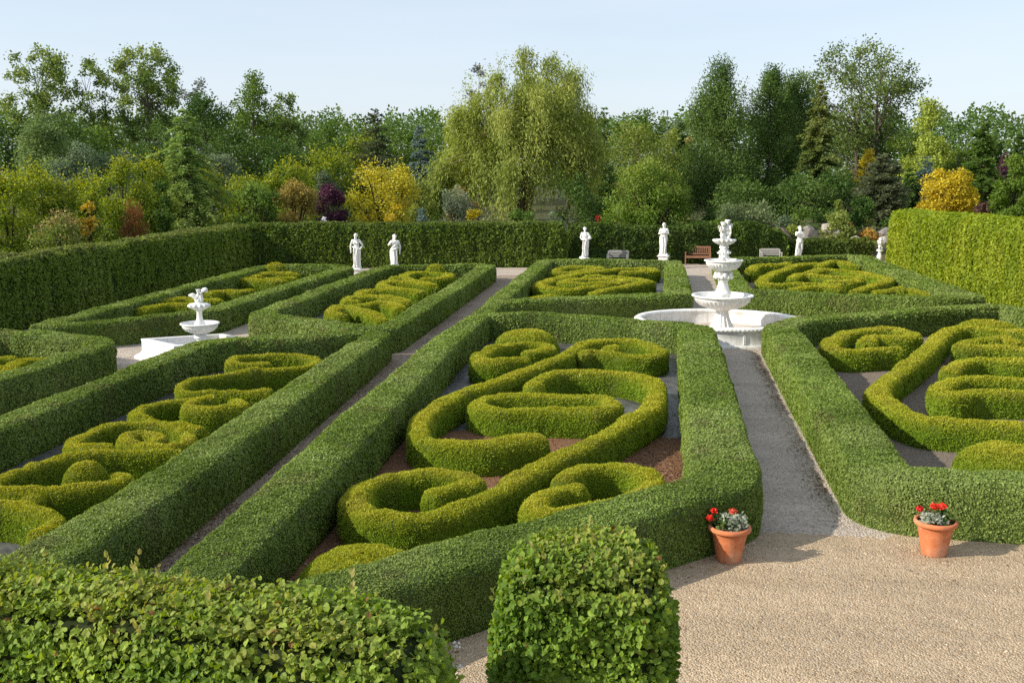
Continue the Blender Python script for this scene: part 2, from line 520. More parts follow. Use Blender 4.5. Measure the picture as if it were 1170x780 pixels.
def solid_mat(name, c1, c2, scale=8., detail=5., rough=.7, bump=.0, bscale=None, spec=.3, c3=None, voronoi=False, dist=.02, ramp=(.35, .65), coords='Object', streak=None):
    """noise-mottled colour with a bumped surface"""
    m, nt = new_mat(name)
    l = nt.links.new
    tcn = nt.nodes.new('ShaderNodeTexCoord')
    n1 = nd(nt, 'ShaderNodeTexNoise', Scale=scale, Detail=detail, Roughness=.6)
    l(tcn.outputs[coords], n1.inputs['Vector'])
    r = nt.nodes.new('ShaderNodeValToRGB')
    r.color_ramp.elements[0].position, r.color_ramp.elements[1].position = ramp
    r.color_ramp.elements[0].color = (*c1, 1)
    r.color_ramp.elements[1].color = (*c2, 1)
    l(n1.outputs['Fac'], r.inputs['Fac'])
    colour = r.outputs['Color']
    if c3 is not None:                       # broad stains
        n3 = nd(nt, 'ShaderNodeTexNoise', Scale=scale * .13, Detail=4., Roughness=.65)
        l(tcn.outputs[coords], n3.inputs['Vector'])
        mr = nd(nt, 'ShaderNodeMapRange')
        mr.inputs['From Min'].default_value, mr.inputs['From Max'].default_value = .48, .68
        l(n3.outputs['Fac'], mr.inputs['Value'])
        mixc = nt.nodes.new('ShaderNodeMix')
        mixc.data_type = 'RGBA'
        mixc.inputs['B'].default_value = (*c3, 1)
        l(mr.outputs['Result'], mixc.inputs['Factor'])
        l(colour, mixc.inputs['A'])
        colour = mixc.outputs['Result']
    if streak is not None:                   # rain streaks running down
        mpn = nt.nodes.new('ShaderNodeMapping')
        mpn.inputs['Scale'].default_value = (11., 11., 1.1)
        l(tcn.outputs[coords], mpn.inputs['Vector'])
        n5 = nd(nt, 'ShaderNodeTexNoise', Scale=1., Detail=5., Roughness=.6)
        l(mpn.outputs['Vector'], n5.inputs['Vector'])
        m5 = nd(nt, 'ShaderNodeMapRange')
        m5.inputs['From Min'].default_value, m5.inputs['From Max'].default_value = .52, .74
        m5.inputs['To Max'].default_value = .8
        l(n5.outputs['Fac'], m5.inputs['Value'])
        mx5 = nt.nodes.new('ShaderNodeMix')
        mx5.data_type = 'RGBA'
        mx5.inputs['B'].default_value = (*streak, 1)
        l(m5.outputs['Result'], mx5.inputs['Factor'])
        l(colour, mx5.inputs['A'])
        colour = mx5.outputs['Result']
    p = nd(nt, 'ShaderNodeBsdfPrincipled', Roughness=rough)
    p.inputs['Specular IOR Level'].default_value = spec
    l(colour, p.inputs['Base Color'])
    if bump:
        if voronoi:
            n2 = nd(nt, 'ShaderNodeTexVoronoi', Scale=bscale or scale)
            h = n2.outputs['Distance']
        else:
            n2 = nd(nt, 'ShaderNodeTexNoise', Scale=bscale or scale * 2, Detail=4.)
            h = n2.outputs['Fac']
        l(tcn.outputs[coords], n2.inputs['Vector'])
        b = nd(nt, 'ShaderNodeBump', Strength=bump, Distance=dist)
        l(h, b.inputs['Height'])
        l(b.outputs['Normal'], p.inputs['Normal'])
    out = nt.nodes.new('ShaderNodeOutputMaterial')
    l(p.outputs[0], out.inputs['Surface'])
    return m


def gravel_mat(name, stones, scale, rough=.85):
    """every Voronoi cell is one pebble with its own colour and a rounded top"""
    m, nt = new_mat(name)
    l = nt.links.new
    g = nt.nodes.new('ShaderNodeNewGeometry')
    v = nd(nt, 'ShaderNodeTexVoronoi', Scale=scale)
    l(g.outputs['Position'], v.inputs['Vector'])
    sep = nt.nodes.new('ShaderNodeSeparateColor')
    l(v.outputs['Color'], sep.inputs['Color'])
    r = nt.nodes.new('ShaderNodeValToRGB')
    els = r.color_ramp.elements
    while len(els) < len(stones):
        els.new(.5)
    for i, c in enumerate(stones):
        els[i].position = i / (len(stones) - 1)
        els[i].color = (*c, 1)
    l(sep.outputs['Red'], r.inputs['Fac'])
    mpg = nt.nodes.new('ShaderNodeMapping')
    mpg.inputs['Scale'].default_value = (.35, 1.3, 1.)
    mpg.inputs['Rotation'].default_value = (0, 0, .25)
    l(g.outputs['Position'], mpg.inputs['Vector'])
    n3 = nd(nt, 'ShaderNodeTexNoise', Scale=1., Detail=7., Roughness=.68)
    l(mpg.outputs['Vector'], n3.inputs['Vector'])
    mr = nd(nt, 'ShaderNodeMapRange')
    mr.inputs['From Min'].default_value, mr.inputs['From Max'].default_value = .3, .7
    mr.inputs['To Min'].default_value, mr.inputs['To Max'].default_value = .76, 1.14
    l(n3.outputs['Fac'], mr.inputs['Value'])
    mu = nt.nodes.new('ShaderNodeMix')
    mu.data_type = 'RGBA'
    mu.blend_type = 'MULTIPLY'
    mu.inputs['Factor'].default_value = 1
    l(r.outputs['Color'], mu.inputs['A'])
    l(mr.outputs['Result'], mu.inputs['B'])
    p = nd(nt, 'ShaderNodeBsdfPrincipled', Roughness=rough)
    p.inputs['Specular IOR Level'].default_value = .2
    l(mu.outputs['Result'], p.inputs['Base Color'])
    n4 = nd(nt, 'ShaderNodeTexNoise', Scale=3.2, Detail=5.)
    l(g.outputs['Position'], n4.inputs['Vector'])
    b0 = nd(nt, 'ShaderNodeBump', Strength=.6, Distance=.06)
    l(n4.outputs['Fac'], b0.inputs['Height'])
    b = nd(nt, 'ShaderNodeBump', Strength=.8, Distance=.02)
    b.invert = True
    l(v.outputs['Distance'], b.inputs['Height'])
    l(b0.outputs['Normal'], b.inputs['Normal'])
    l(b.outputs['Normal'], p.inputs['Normal'])
    out = nt.nodes.new('ShaderNodeOutputMaterial')
    l(p.outputs[0], out.inputs['Surface'])
    return m


def attr_mat(name, rough=.8, bump=.3, scale=30., spec=.25, vary=.25):
    """the face colour, mottled"""
    m, nt = new_mat(name)
    l = nt.links.new
    a = nt.nodes.new('ShaderNodeAttribute')
    a.attribute_name = 'col'
    tcn = nt.nodes.new('ShaderNodeTexCoord')
    n1 = nd(nt, 'ShaderNodeTexNoise', Scale=scale, Detail=5.)
    l(tcn.outputs['Object'], n1.inputs['Vector'])
    mr = nd(nt, 'ShaderNodeMapRange')
    mr.inputs['From Min'].default_value, mr.inputs['From Max'].default_value = .3, .7
    mr.inputs['To Min'].default_value, mr.inputs['To Max'].default_value = 1 - vary, 1 + vary
    l(n1.outputs['Fac'], mr.inputs['Value'])
    mu = nt.nodes.new('ShaderNodeMix')
    mu.data_type = 'RGBA'
    mu.blend_type = 'MULTIPLY'
    mu.inputs['Factor'].default_value = 1
    l(a.outputs['Color'], mu.inputs['A'])
    l(mr.outputs['Result'], mu.inputs['B'])
    p = nd(nt, 'ShaderNodeBsdfPrincipled', Roughness=rough)
    p.inputs['Specular IOR Level'].default_value = spec
    l(mu.outputs['Result'], p.inputs['Base Color'])
    b = nd(nt, 'ShaderNodeBump', Strength=bump, Distance=.02)
    l(n1.outputs['Fac'], b.inputs['Height'])
    l(b.outputs['Normal'], p.inputs['Normal'])
    out = nt.nodes.new('ShaderNodeOutputMaterial')
    l(p.outputs[0], out.inputs['Surface'])
    return m


FOL = foliage_mat('small_leaf_foliage', .34, .55, .22)
FOLB = foliage_mat('broad_leaf_foliage', .40, .52, .2)
FOLT = foliage_mat('tree_foliage', .40, .6, .15)
BARK = attr_mat('bark', .9, .6, 14.)
STONE = solid_mat('white_cast_stone', (.74, .73, .70), (.84, .83, .81), 9., 6., .62, .15, 40., .3, (.56, .54, .48), ramp=(.3, .6), streak=(.46, .44, .38))
TERRA = solid_mat('terracotta', (.50, .155, .062), (.60, .20, .085), 14., 5., .72, .08, 60., .25, (.60, .33, .21), streak=(.42, .17, .09))
WOOD = solid_mat('brown_bench_wood', (.22, .105, .058), (.33, .17, .10), 20., 5., .55, .2, 60.)
GREYWOOD = solid_mat('weathered_grey_wood', (.16, .16, .16), (.30, .29, .28), 20., 5., .7, .2, 60.)
PALEWOOD = solid_mat('pale_weathered_wood', (.30, .285, .26), (.44, .415, .375), 20., 5., .7, .2, 60.)
SOIL = solid_mat('dry_soil', (.17, .135, .105), (.33, .27, .21), 22., 8., .95, .9, 50., .1, (.22, .18, .15), dist=.06)
MULCH = solid_mat('red_brown_mulch', (.16, .078, .040), (.36, .20, .115), 30., 8., .95, 1., 45., .1, (.24, .14, .085), dist=.07)
FABRIC = solid_mat('weed_fabric', (.058, .058, .058), (.125, .124, .120), 4., 8., .45, .9, 3.2, .4, (.065, .055, .045), dist=.09)
EARTH = solid_mat('lawn_ground', (.045, .055, .022), (.085, .09, .035), 3., 8., .95, .5, 30., .1, (.11, .085, .05))
ROCK = attr_mat('boulder_stone', .85, .8, 5., .2, .3)
PETAL = attr_mat('petals', .5, .1, 40., .3, .12)
# ================================================================== ground
GRAVEL = gravel_mat('pebble_gravel', [(.31, .22, .13), (.41, .305, .19), (.46, .35, .225), (.50, .385, .255), (.39, .29, .185), (.55, .435, .30), (.44, .325, .20)], 46.)
PATHG = gravel_mat('grey_path_gravel', [(.28, .225, .18), (.46, .38, .305), (.53, .45, .365), (.40, .33, .265), (.62, .54, .45), (.48, .40, .32)], 40.)
BROWNG = gravel_mat('earthy_path_gravel', [(.16, .115, .085), (.29, .22, .16), (.35, .27, .20), (.25, .19, .145), (.45, .36, .28), (.31, .235, .175)], 40.)


def sheet(name, poly, z, mat, kind='structure'):
    me = bpy.data.meshes.new(name)
    me.from_pydata([(x, y, z) for x, y in poly], [], [list(range(len(poly)))])
    me.materials.append(mat)
    o = bpy.data.objects.new(name, me)
    COL.objects.link(o)
    o['kind'] = kind
    return o


sheet('ground', [(-900, -60), (900, -60), (900, 1400), (-900, 1400)], 0.0, EARTH)
sheet('gravel_terrace', [(-24, -4), (26, -4), (26, 13.0), (2.9, 13.0)] + [(2.9 - 1.9 * q / 24, 12.86 + .10 * sin(q * 1.9) + .07 * sin(q * 4.3 + 1)) for q in range(1, 24)] + [(1.0, 12.75), (-4.4, 7.0), (-24, 7.0)], 0.0055, GRAVEL)
sheet('gravel_path', [(-19.5, 7.0), (-4.4, 7.0), (1.0, 12.3), (2.9, 12.5), (11.4, 13.0), (11.4, 57), (-1, 57), (-5, 51), (-19.5, 47)], 0.004, PATHG)
sheet('gravel_path', [(-6.3, 7.0), (-4.6, 7.0), (-5.0, 18), (-5.25, 28), (-5.6, 46), (-7.6, 46), (-7.2, 30), (-6.8, 23), (-6.3, 12)], 0.0065, BROWNG)
# beds inside the box hedges
sheet('bed_mulch', [(-4.45, 7.6), (.75, 12.5), (.75, 17.6), (-.6, 17.3), (-2.2, 17.9), (-4.75, 17.0)], 0.009, MULCH)
sheet('bed_fabric', [(-4.75, 17.0), (-2.2, 17.9), (-.6, 17.3), (.75, 17.6), (.78, 27), (-3.7, 27.7), (-5.05, 27.4)], 0.009, FABRIC)
sheet('bed_fabric', [(-5.2, 30.2), (-3.2, 31.7), (.38, 33.2), (.27, 46.2), (-5.5, 46.2)], 0.009, FABRIC)
sheet('bed_fabric', [(-11.3, 27.2), (-9.2, 26), (-7.1, 25), (-7.6, 43.2), (-11.85, 42)], 0.009, FABRIC)
sheet('bed_fabric', [(-10.3, 7.2), (-6.2, 7.2), (-6.98, 24.1), (-10.2, 22.6)], 0.009, FABRIC)
sheet('bed_soil', [(-16.0, 24), (-14.4, 25.6), (-13, 27.4), (-13.2, 42), (-17, 42)], 0.009, SOIL)
sheet('bed_soil', [(-12.8, 12), (-12.8, 22), (-13.4, 22.5), (-18, 23.3), (-18, 12)], 0.009, SOIL)
sheet('bed_soil', [(2.9, 13.3), (10.2, 13.3), (10, 31.8), (8.1, 31), (3.8, 28.3), (2.87, 26.9)], 0.009, SOIL)
sheet('bed_soil', [(2.5, 34.6), (8.5, 33.6), (9, 51), (5, 49), (2.5, 48)], 0.009, SOIL)
# low bank of the rock garden behind the back hedge
g = Geo()
nx, ny = 40, 30
X, Y = np.meshgrid(np.linspace(-2, 19, nx), np.linspace(56.5, 76, ny))
Z = 1.7 * np.exp(-((X - 9.5) / 6.0) ** 2) * np.clip((Y - 57.0) / 6.0, 0, 1) ** .8 * np.clip((76 - Y) / 5, 0, 1) + .0
P = np.stack([X.ravel(), Y.ravel(), Z.ravel()], 1)
P[:, 2] += (vnoise(P, .9, 3) - .5) * .25 * np.clip(P[:, 2], 0, 1) + .006
g.add(P, [[j * nx + i, j * nx + i + 1, (j + 1) * nx + i + 1, (j + 1) * nx + i] for j in range(ny - 1) for i in range(nx - 1)], (.08, .08, .04), True)
g.build('rock_bank', EARTH)['kind'] = 'structure'

# loose pebbles lying on the terrace, where the gravel is seen close up
g = Geo()
n = 26000
P = np.stack([rng.uniform(-2.2, 7.2, n), 7.6 + 8.2 * rng.random(n) ** 1.3, np.full(n, .004)], 1)
P = P[(P[:, 1] < 12.9) & (P[:, 1] < P[:, 0] + 11.35)]
n = len(P)
s = rng.uniform(.005, .013, n)[:, None]
a = rng.uniform(0, 2 * pi, n)
ca, sa = np.cos(a)[:, None], np.sin(a)[:, None]
ex = np.concatenate([ca, sa, 0 * ca], 1) * s
ey = np.concatenate([-sa, ca, 0 * ca], 1) * s * rng.uniform(.6, 1, n)[:, None]
ez = np.array([[0, 0, 1.]]) * s * rng.uniform(.5, .9, n)[:, None]
V = np.stack([P + ex, P + ey, P - ex, P - ey, P + ez + ex * .25, P + ez - ex * .3], 1)
i = np.arange(n)[:, None] * 6
F = np.concatenate([i + f for f in ([[0, 1, 4]], [[1, 5, 4]], [[1, 2, 5]], [[2, 3, 5]], [[3, 4, 5]], [[3, 0, 4]])])
pc = pal(n, [(.30, .21, .125), (.43, .325, .21), (.50, .39, .26), (.58, .47, .34)], None, jit=.2)
g.add(V.reshape(-1, 3), F, np.concatenate([pc] * 6))
o = g.build('loose_pebbles', attr_mat('pebble_stone', .85, .1, 20.))
o['kind'] = 'stuff'

# ================================================================== clipped hedges
RECT = [(-.97, 0), (-1.0, .2), (-1.0, .45), (-1.0, .7), (-.96, .86), (-.86, .955), (-.68, .99), (-.35, 1.0), (0, 1.0)]
SOFT = [(-.92, 0), (-1.0, .25), (-1.0, .52), (-.97, .74), (-.88, .88), (-.66, .965), (-.33, 1.0), (0, 1.01)]


def resample(path, ds, closed, smooth):
    P = np.asarray(path, float)
    if closed:
        P = np.concatenate([P, P[:1]])
    seg = np.linalg.norm(np.diff(P, axis=0), axis=1)
    s = np.concatenate([[0], np.cumsum(seg)])
    n = max(int(s[-1] / ds), 6)
    q = np.linspace(0, s[-1], n + 1)
    Q = np.stack([np.interp(q, s, P[:, k]) for k in range(P.shape[1])], 1)
    if closed:
        Q = Q[:-1]
    k = int(round(smooth / ds))
    for _ in range(2):
        if k < 1:
            break
        if closed:
            Q = sum(np.roll(Q, i, 0) for i in range(-k, k + 1)) / (2 * k + 1)
        else:
            E = np.concatenate([np.repeat(Q[:1], k, 0), Q, np.repeat(Q[-1:], k, 0)])
            R = sum(E[i:i + len(Q)] for i in range(2 * k + 1)) / (2 * k + 1)
            R[0], R[-1] = Q[0], Q[-1]
            Q = R
    return Q


def sweep(path, w, h, closed=False, ds=.14, smooth=.2, prof=RECT, seed=0, lump=.03, endr=None, base=0.0):
    """core of a clipped hedge: profile swept along the centre line; path rows are x, y [, width, height]"""
    path = [tuple(p) + (w, h)[len(p) - 2:] if len(p) < 4 else tuple(p) for p in path]
    Q = resample(path, ds, closed, smooth)
    C, W, Hh = Q[:, :2], Q[:, 2], Q[:, 3]
    if closed:
        T = np.roll(C, -1, 0) - np.roll(C, 1, 0)
    else:
        T = np.gradient(C, axis=0)
    T = norm(T)
    Nn = np.stack([T[:, 1], -T[:, 0]], 1)
    m = len(C)
    prof = list(prof) + [(-a, b) for a, b in prof[-2::-1]]
    k = len(prof)
    ps = np.array(prof)
    f = np.ones(m)
    hz = np.ones(m)
    if not closed:
        er = endr if endr is not None else w * .5
        d = np.concatenate([[0], np.cumsum(np.linalg.norm(np.diff(C, axis=0), axis=1))])
        e = np.minimum(d, d[-1] - d)
        q = np.clip(1 - e / er, 0, 1)
        f = np.sqrt(np.clip(1 - q ** 2.6, .03, 1))
        hz = 1 - .30 * q ** 3
    V = np.zeros((m, k, 3))
    V[:, :, :2] = C[:, None] - Nn[:, None] * (ps[None, :, 0:1] * (W * .5 * f)[:, None, None])
    V[:, :, 2] = base + ps[None, :, 1] * (Hh * hz)[:, None]
    V = V.reshape(-1, 3)
    # uneven clipping
    cen = np.repeat(np.concatenate([C, (Hh * .5)[:, None]], 1), k, 0)
    out = norm(V - cen)
    am = (vnoise(V, 1.7, seed) - .5) * 2 * lump + (vnoise(V, 5.0, seed + 3) - .5) * 1.2 * lump + (vnoise(V, .5, seed + 9) - .5) * 1.6 * lump
    V = V + out * (am * np.clip(V[:, 2] / .15, .2, 1))[:, None]
    R = m if closed else m - 1
    i = np.arange(R)[:, None]
    j = np.arange(k - 1)[None]
    i2 = (i + 1) % m
    F = np.stack([i * k + j, i2 * k + j, i2 * k + j + 1, i * k + j + 1], -1).reshape(-1, 4)
    if closed is False:
        pass
    return V, F


def cover(g, V, F, cols, px=2.6, lo=.016, dens=1.7, core=(.04, .062, .016), asp=.55, up=.35, stick=.45, tip=None, shape='tri',
          freq=.8, seed=0, tipz=None, jit=.16, sink=.12, maxn=400000, nj=.85, relief=(.03, 7., 1.), patch=0.):
    """core plus leaves spread over it; the leaves grow with the distance so that each covers a few pixels"""
    g.add(V, F, core)
    A, B, C_, D_ = (V[F[:, q]] for q in range(4))
    cr_ = np.cross(C_ - A, D_ - B)
    area = np.linalg.norm(cr_, axis=1) * .5
    N = norm(cr_)
    cen = (A + B + C_ + D_) / 4
    d = np.linalg.norm(cen - EYE, axis=1)
    sz = px_size(d, px, lo)
    cnt = area * dens / (sz * sz * asp * .5)
    tot = int(cnt.sum())
    if tot > maxn:
        cnt *= maxn / tot
        tot = maxn
    idx = rng.choice(len(F), tot, p=cnt / cnt.sum())
    u, v = rng.random((tot, 1)), rng.random((tot, 1))
    P = (A[idx] * (1 - u) + B[idx] * u) * (1 - v) + (D_[idx] * (1 - u) + C_[idx] * u) * v
    n = N[idx]
    s = sz[idx] * rng.uniform(.7, 1.35, tot)
    rd = rand_unit(tot)
    rd = norm(rd - n * np.sum(rd * n, 1, keepdims=True))
    dd = norm(n * stick * rng.uniform(.1, 1.5, (tot, 1)) + rd + np.array([[0, 0, up]]))
    ln = norm(n + rand_unit(tot) * nj)
    c = pal(tot, cols, P, freq, seed, jit)
    if tip is not None:          # new growth at the sprig tips along the top and shoulders
        z0, z1 = tipz
        t = np.clip((P[:, 2] - z0) / (z1 - z0), 0, 1) * (.55 + .45 * np.clip(n[:, 2], 0, 1)) * rng.uniform(.45, 1.15, tot)
        t = np.clip(t, 0, 1)[:, None]
        c = c * (1 - t) + pal(tot, tip, P, freq * 1.3, seed + 4, jit) * t
    if patch:                    # thinner, paler and browner areas of the hedge
        q = vnoise(P, .55, seed + 31) * .6 + vnoise(P, 1.9, seed + 32) * .4
        c = c * (1 + patch * 1.6 * (q - .5))[:, None]
        br = (vnoise(P, 2.6, seed + 33) > .80) * rng.random(tot) * patch * 2.0
        c = c * (1 - br[:, None]) + np.array([[.17, .14, .06]]) * br[:, None]
    am, fr, zs = relief          # clumps of leaves stand proud of each other and leave dark gaps between
    Q = P * np.array([[1, 1, zs]])
    k = .65 * vnoise(Q, fr, seed + 21) + .35 * vnoise(Q, fr * 2.3, seed + 22)
    P = P - n * (s * sink)[:, None] + n * (am * ((k - .36) * 2.4 + rng.normal(0, .30, tot)) * np.clip(P[:, 2] / .12, 0, 1))[:, None]
    g.leaf(P, dd, ln, s, s * asp, c, shape)


BOX = [(.118, .178, .028), (.160, .232, .040), (.205, .28, .058), (.265, .335, .10)]
YEL = [(.15, .25, .016), (.20, .305, .020), (.25, .35, .024)]
YTIP = [(.35, .36, .026), (.43, .41, .034), (.51, .46, .055)]
ARB = [(.12, .185, .026), (.165, .24, .038), (.215, .29, .055)]

HG = 'clipped dark green box hedges round the parterre beds'


def box_hedge(path, w, h, label, closed=True, seed=0, smooth=.16, **kw):
    g = Geo()
    V, F = sweep(path, w, h, closed, .14, smooth, RECT, seed, .032)
    cover(g, V, F, BOX, 1.95, .014, 2.1, (.065, .10, .02), asp=.8, shape='quad', up=.15, freq=.9, seed=seed, relief=(.017, 6.0, .85), nj=.75, jit=.13, patch=.30, **kw)
    return tag(g.build('box_hedge', FOL), label, 'hedge', HG)


WL, HL = .66, .67
box_hedge([(-4.42, 7.4, .77, .69), (-4.56, 12, .78, .69), (-4.88, 18, .84, .69), (-5.08, 23, .75, .70), (-5.1, 27.5, .62, .69), (-3.7, 27.75, .7, .72), (-2.4, 27.55, .75, .72),
           (.78, 26.2, .9, .72), (.78, 20, .95, .72), (.80, 12.75, .95, .72), (.05, 11.95, .85, .72), (-1.8, 10.0, .8, .72), (-3.9, 7.7, .8, .72)], .7, .7,
          'long box hedge framing the middle bed in front of the large fountain', seed=1)
box_hedge([(-5.12, 28.0, .62, .67), (-5.5, 46.3, .62, .67), (-5.1, 46.5, .7, .7), (.27, 46.3, .7, .7), (.36, 40, .85, .7), (.38, 33.5, .9, .7), (-.3, 33.1, .8, .7), (-3.2, 31.6, .75, .7), (-5.2, 30.2, .7, .7)], .7, .7,
          'box hedge framing the knot bed behind the large fountain, before the brown bench', closed=False, seed=2)
box_hedge([(-11.2, 26.9), (-11.3, 27.6), (-11.85, 41.6), (-11.5, 42.5), (-8.1, 43.7), (-7.6, 43.2), (-7.35, 36), (-7.02, 25.2), (-7.6, 25.0), (-9.2, 26.0)], WL, HL,
          'box hedge framing the bed in front of the two left statues', seed=3)
box_hedge([(-10.3, 6.6), (-10.32, 14), (-10.6, 21.9), (-10.2, 22.7), (-9.0, 23.2), (-7.4, 24.3), (-6.98, 24.2), (-6.77, 21, .71, .70), (-6.35, 14, .78, .71), (-6.21, 11, .78, .71), (-6.14, 6.8, .78, .71)], .64, .66,
          'long box hedge framing the scroll bed in front of the small fountain', seed=4)
box_hedge([(-16.0, 24.0), (-16.2, 28), (-17.0, 41.4), (-16.6, 42.2), (-13.8, 42.0), (-13.3, 41.3), (-13.15, 34), (-12.98, 27.7), (-14.4, 25.5)], WL, HL,
          'box hedge framing the bed behind the small fountain, below the tall left hedge', seed=5)
box_hedge([(-12.75, 10), (-12.72, 21.3), (-13.3, 22.2), (-15, 22.7), (-17.8, 23.1), (-17.9, 10)], WL, HL,
          'box hedge with a shaded inner corner, left of the small fountain', seed=6)
box_hedge([(2.87, 13.6, .9, .72), (2.87, 20, .92, .72), (2.87, 26.6, .9, .72), (3.7, 28.2, .8, .7), (8.1, 31.0, .8, .7), (9.7, 31.9, .9, .7), (10.25, 31, .9, .7), (10.4, 13.2, .9, .72), (6, 13.2, .85, .74), (3.1, 13.36, .85, .74)], .9, .72,
          'wide box hedge right of the gravel path, behind the right flower pot', seed=7)
box_hedge([(2.45, 34.8), (2.45, 47.8), (5, 49.2), (8.6, 51), (9.1, 50), (9.3, 40, 1.0, .7), (9.5, 34.2, 1.1, .7), (8.4, 33.3), (5.5, 33.9)], .8, .7,
          'box hedge framing the far right knot bed below the rock garden', seed=8)

SG = 'yellow green scroll hedges clipped into knots inside the beds'


def catmull(pts, closed, n=8):
    P = np.asarray(pts, float)
    if closed:
        E = np.concatenate([P[-1:], P, P[:2]])
    else:
        E = np.concatenate([2 * P[:1] - P[1:2], P, 2 * P[-1:] - P[-2:-1]])
    out = []
    for i in range(1, len(E) - 2):
        for t in np.arange(n) / n:
            a, b, c, d = E[i - 1], E[i], E[i + 1], E[i + 2]
            out.append(.5 * ((2 * b) + (c - a) * t + (2 * a - 5 * b + 4 * c - d) * t * t + (3 * b - a - 3 * c + d) * t ** 3))
    if not closed:
        out.append(E[-2])
    return np.array(out)


def scroll(path, label, closed=False, w=.38, h=.49, seed=0, mound=None):
    g = Geo()
    pts = catmull(path, closed)
    V, F = sweep([tuple(p) for p in pts], w, h, closed, .09, .05, SOFT, seed, .036, endr=w * .55)
    cover(g, V, F, YEL, 1.95, .013, 2.1, (.11, .16, .014), .45, .7, .55, YTIP, 'quad', 1.2, seed, (h * .5, h * 1.0), relief=(.02, 7., .8), nj=.75, jit=.13, patch=.2)
    if mound:
        mound_into(g, *mound, seed)
    return tag(g.build('scroll_hedge', FOL), label, 'hedge', SG)


def mound_into(g, x, y, r, h, seed, flat=1.0):
    n1, n2 = 22, 9
    th = np.arange(n1) * 2 * pi / n1
    V = []
    for k in range(n2 + 1):
        a = k / n2 * pi / 2
        rr = r * max(cos(a), .02) ** .8
        V.append(np.stack([x + rr * np.cos(th), y + rr * np.sin(th) * flat, np.full(n1, h * sin(a) ** .9)], 1))
    V = np.concatenate(V)
    V += norm(V - np.array([x, y, h * .3])) * ((vnoise(V, 2.5, seed + 1) - .5) * .09)[:, None]
    F = np.array([[k * n1 + j, k * n1 + (j + 1) % n1, (k + 1) * n1 + (j + 1) % n1, (k + 1) * n1 + j] for k in range(n2) for j in range(n1)])
    cover(g, V, F, YEL, 1.95, .013, 2.1, (.11, .16, .014), .45, .7, .55, YTIP, 'quad', 1.2, seed, (h * .35, h), relief=(.02, 7., .8), nj=.75, jit=.13, patch=.2)


def mound(m, label, seed):
    g = Geo()
    mound_into(g, *m, seed)
    tag(g.build('mound_hedge', FOL), label, 'hedge', SG)


A, M_ = SCROLLS['A'], MOUNDS['A']
scroll(A[0], 'yellow green hedge in the middle bed running from the right spiral to the left corner', seed=20, mound=M_[2])
scroll(A[1], 'yellow green hedge in the middle bed ending in the front left spiral', seed=21)
scroll(A[2], 'closed oval ring hedge at the centre of the middle bed', closed=True, seed=22)
scroll(A[3], 'small spiral hedge at the far left of the middle bed, before the peaked mound', seed=23)
scroll(A[4], 'curled scroll hedge behind the slanting front hedge, left of the left flower pot', seed=24)
mound(M_[0], 'peaked mound in the shaded far corner of the middle bed', 25)
mound(M_[1], 'low mound behind the near clipped beech hedge, at the front corner of the middle bed', 26)
A, M_ = SCROLLS['G'], MOUNDS['G']
scroll(A[0], 'fat spiral hedge just right of the wide hedge by the gravel path', seed=30, w=.44)
scroll(A[1], 'large angular scroll hedge turning a corner in the right bed', seed=31, w=.44)
scroll(A[2], 'curled hedge at the right edge inside the large angular scroll, farthest one', seed=32, w=.40, mound=M_[2])
scroll(A[3], 'hooked hedge at the right edge between the curled hedge and the ring hedge', seed=33, w=.40)
scroll(A[4], 'blunt ring hedge at the right edge, nearest inside the large angular scroll', seed=34, w=.40)
mound(M_[0], 'low mound in the far corner of the right bed, behind the angular scroll', 35)
mound(M_[1], 'low mound just behind the hedge with the right flower pot', 36)
A, M_ = SCROLLS['E'], MOUNDS['E']
scroll(A[0], 'oval scroll at the far end of the left scroll bed, nearest the small fountain', seed=40, w=.25)
scroll(A[1], 'small hollow ring hedge in the left scroll bed, against the right hand hedge', seed=41, w=.25)
scroll(A[2], 'open curved hedge wrapping behind the small hollow ring hedge', seed=42, w=.25)
scroll(A[3], 'big curled ring hedge in the middle of the left scroll bed', seed=43, w=.25)
scroll(A[4], 'long looping hedge round the domed mound in the left scroll bed', seed=44, mound=(M_[0][0], M_[0][1], .34, .64), w=.25)
scroll(A[5], 'stubby hedge with a drooping end at the near end of the left scroll bed', seed=45, w=.25)
scroll(A[6], 'short hedge link between the domed loop and the stubby end in the left bed', seed=46, w=.25)
A, M_ = SCROLLS['C'], MOUNDS['C']
for i, (lab, mm) in enumerate([
        ('nearest curled hedge in the bed before the two left statues', M_[3]),
        ('second zigzag hedge from the front, in the bed before the two left statues', None),
        ('long low arc hedge just behind the nearest curl, before the two left statues', None),
        ('zigzag hedge with a round knob in the bed before the two left statues', M_[0]),
        ('zigzag hedge with a low knob, second farthest before the two left statues', M_[1]),
        ('farthest ring hedge with a pointed knob, before the two left statues', M_[2])]):
    scroll(A[i], lab, seed=50 + i, w=.40, mound=mm)
A = SCROLLS['B']
for i, lab in enumerate(['large outer scroll hedge in the bed behind the large fountain pool',
                         'bent right arm of the knot in the bed behind the large fountain pool',
                         'flat inner ring hedge in the bed behind the large fountain pool',
                         'low clump hedge at the far left of the bed behind the large fountain',
                         'short curl hedge at the near left of the bed behind the large fountain']):
    scroll(A[i], lab, seed=60 + i, w=.42, closed=(i in (2, 3)))
A, M_ = SCROLLS['H'], MOUNDS['H']
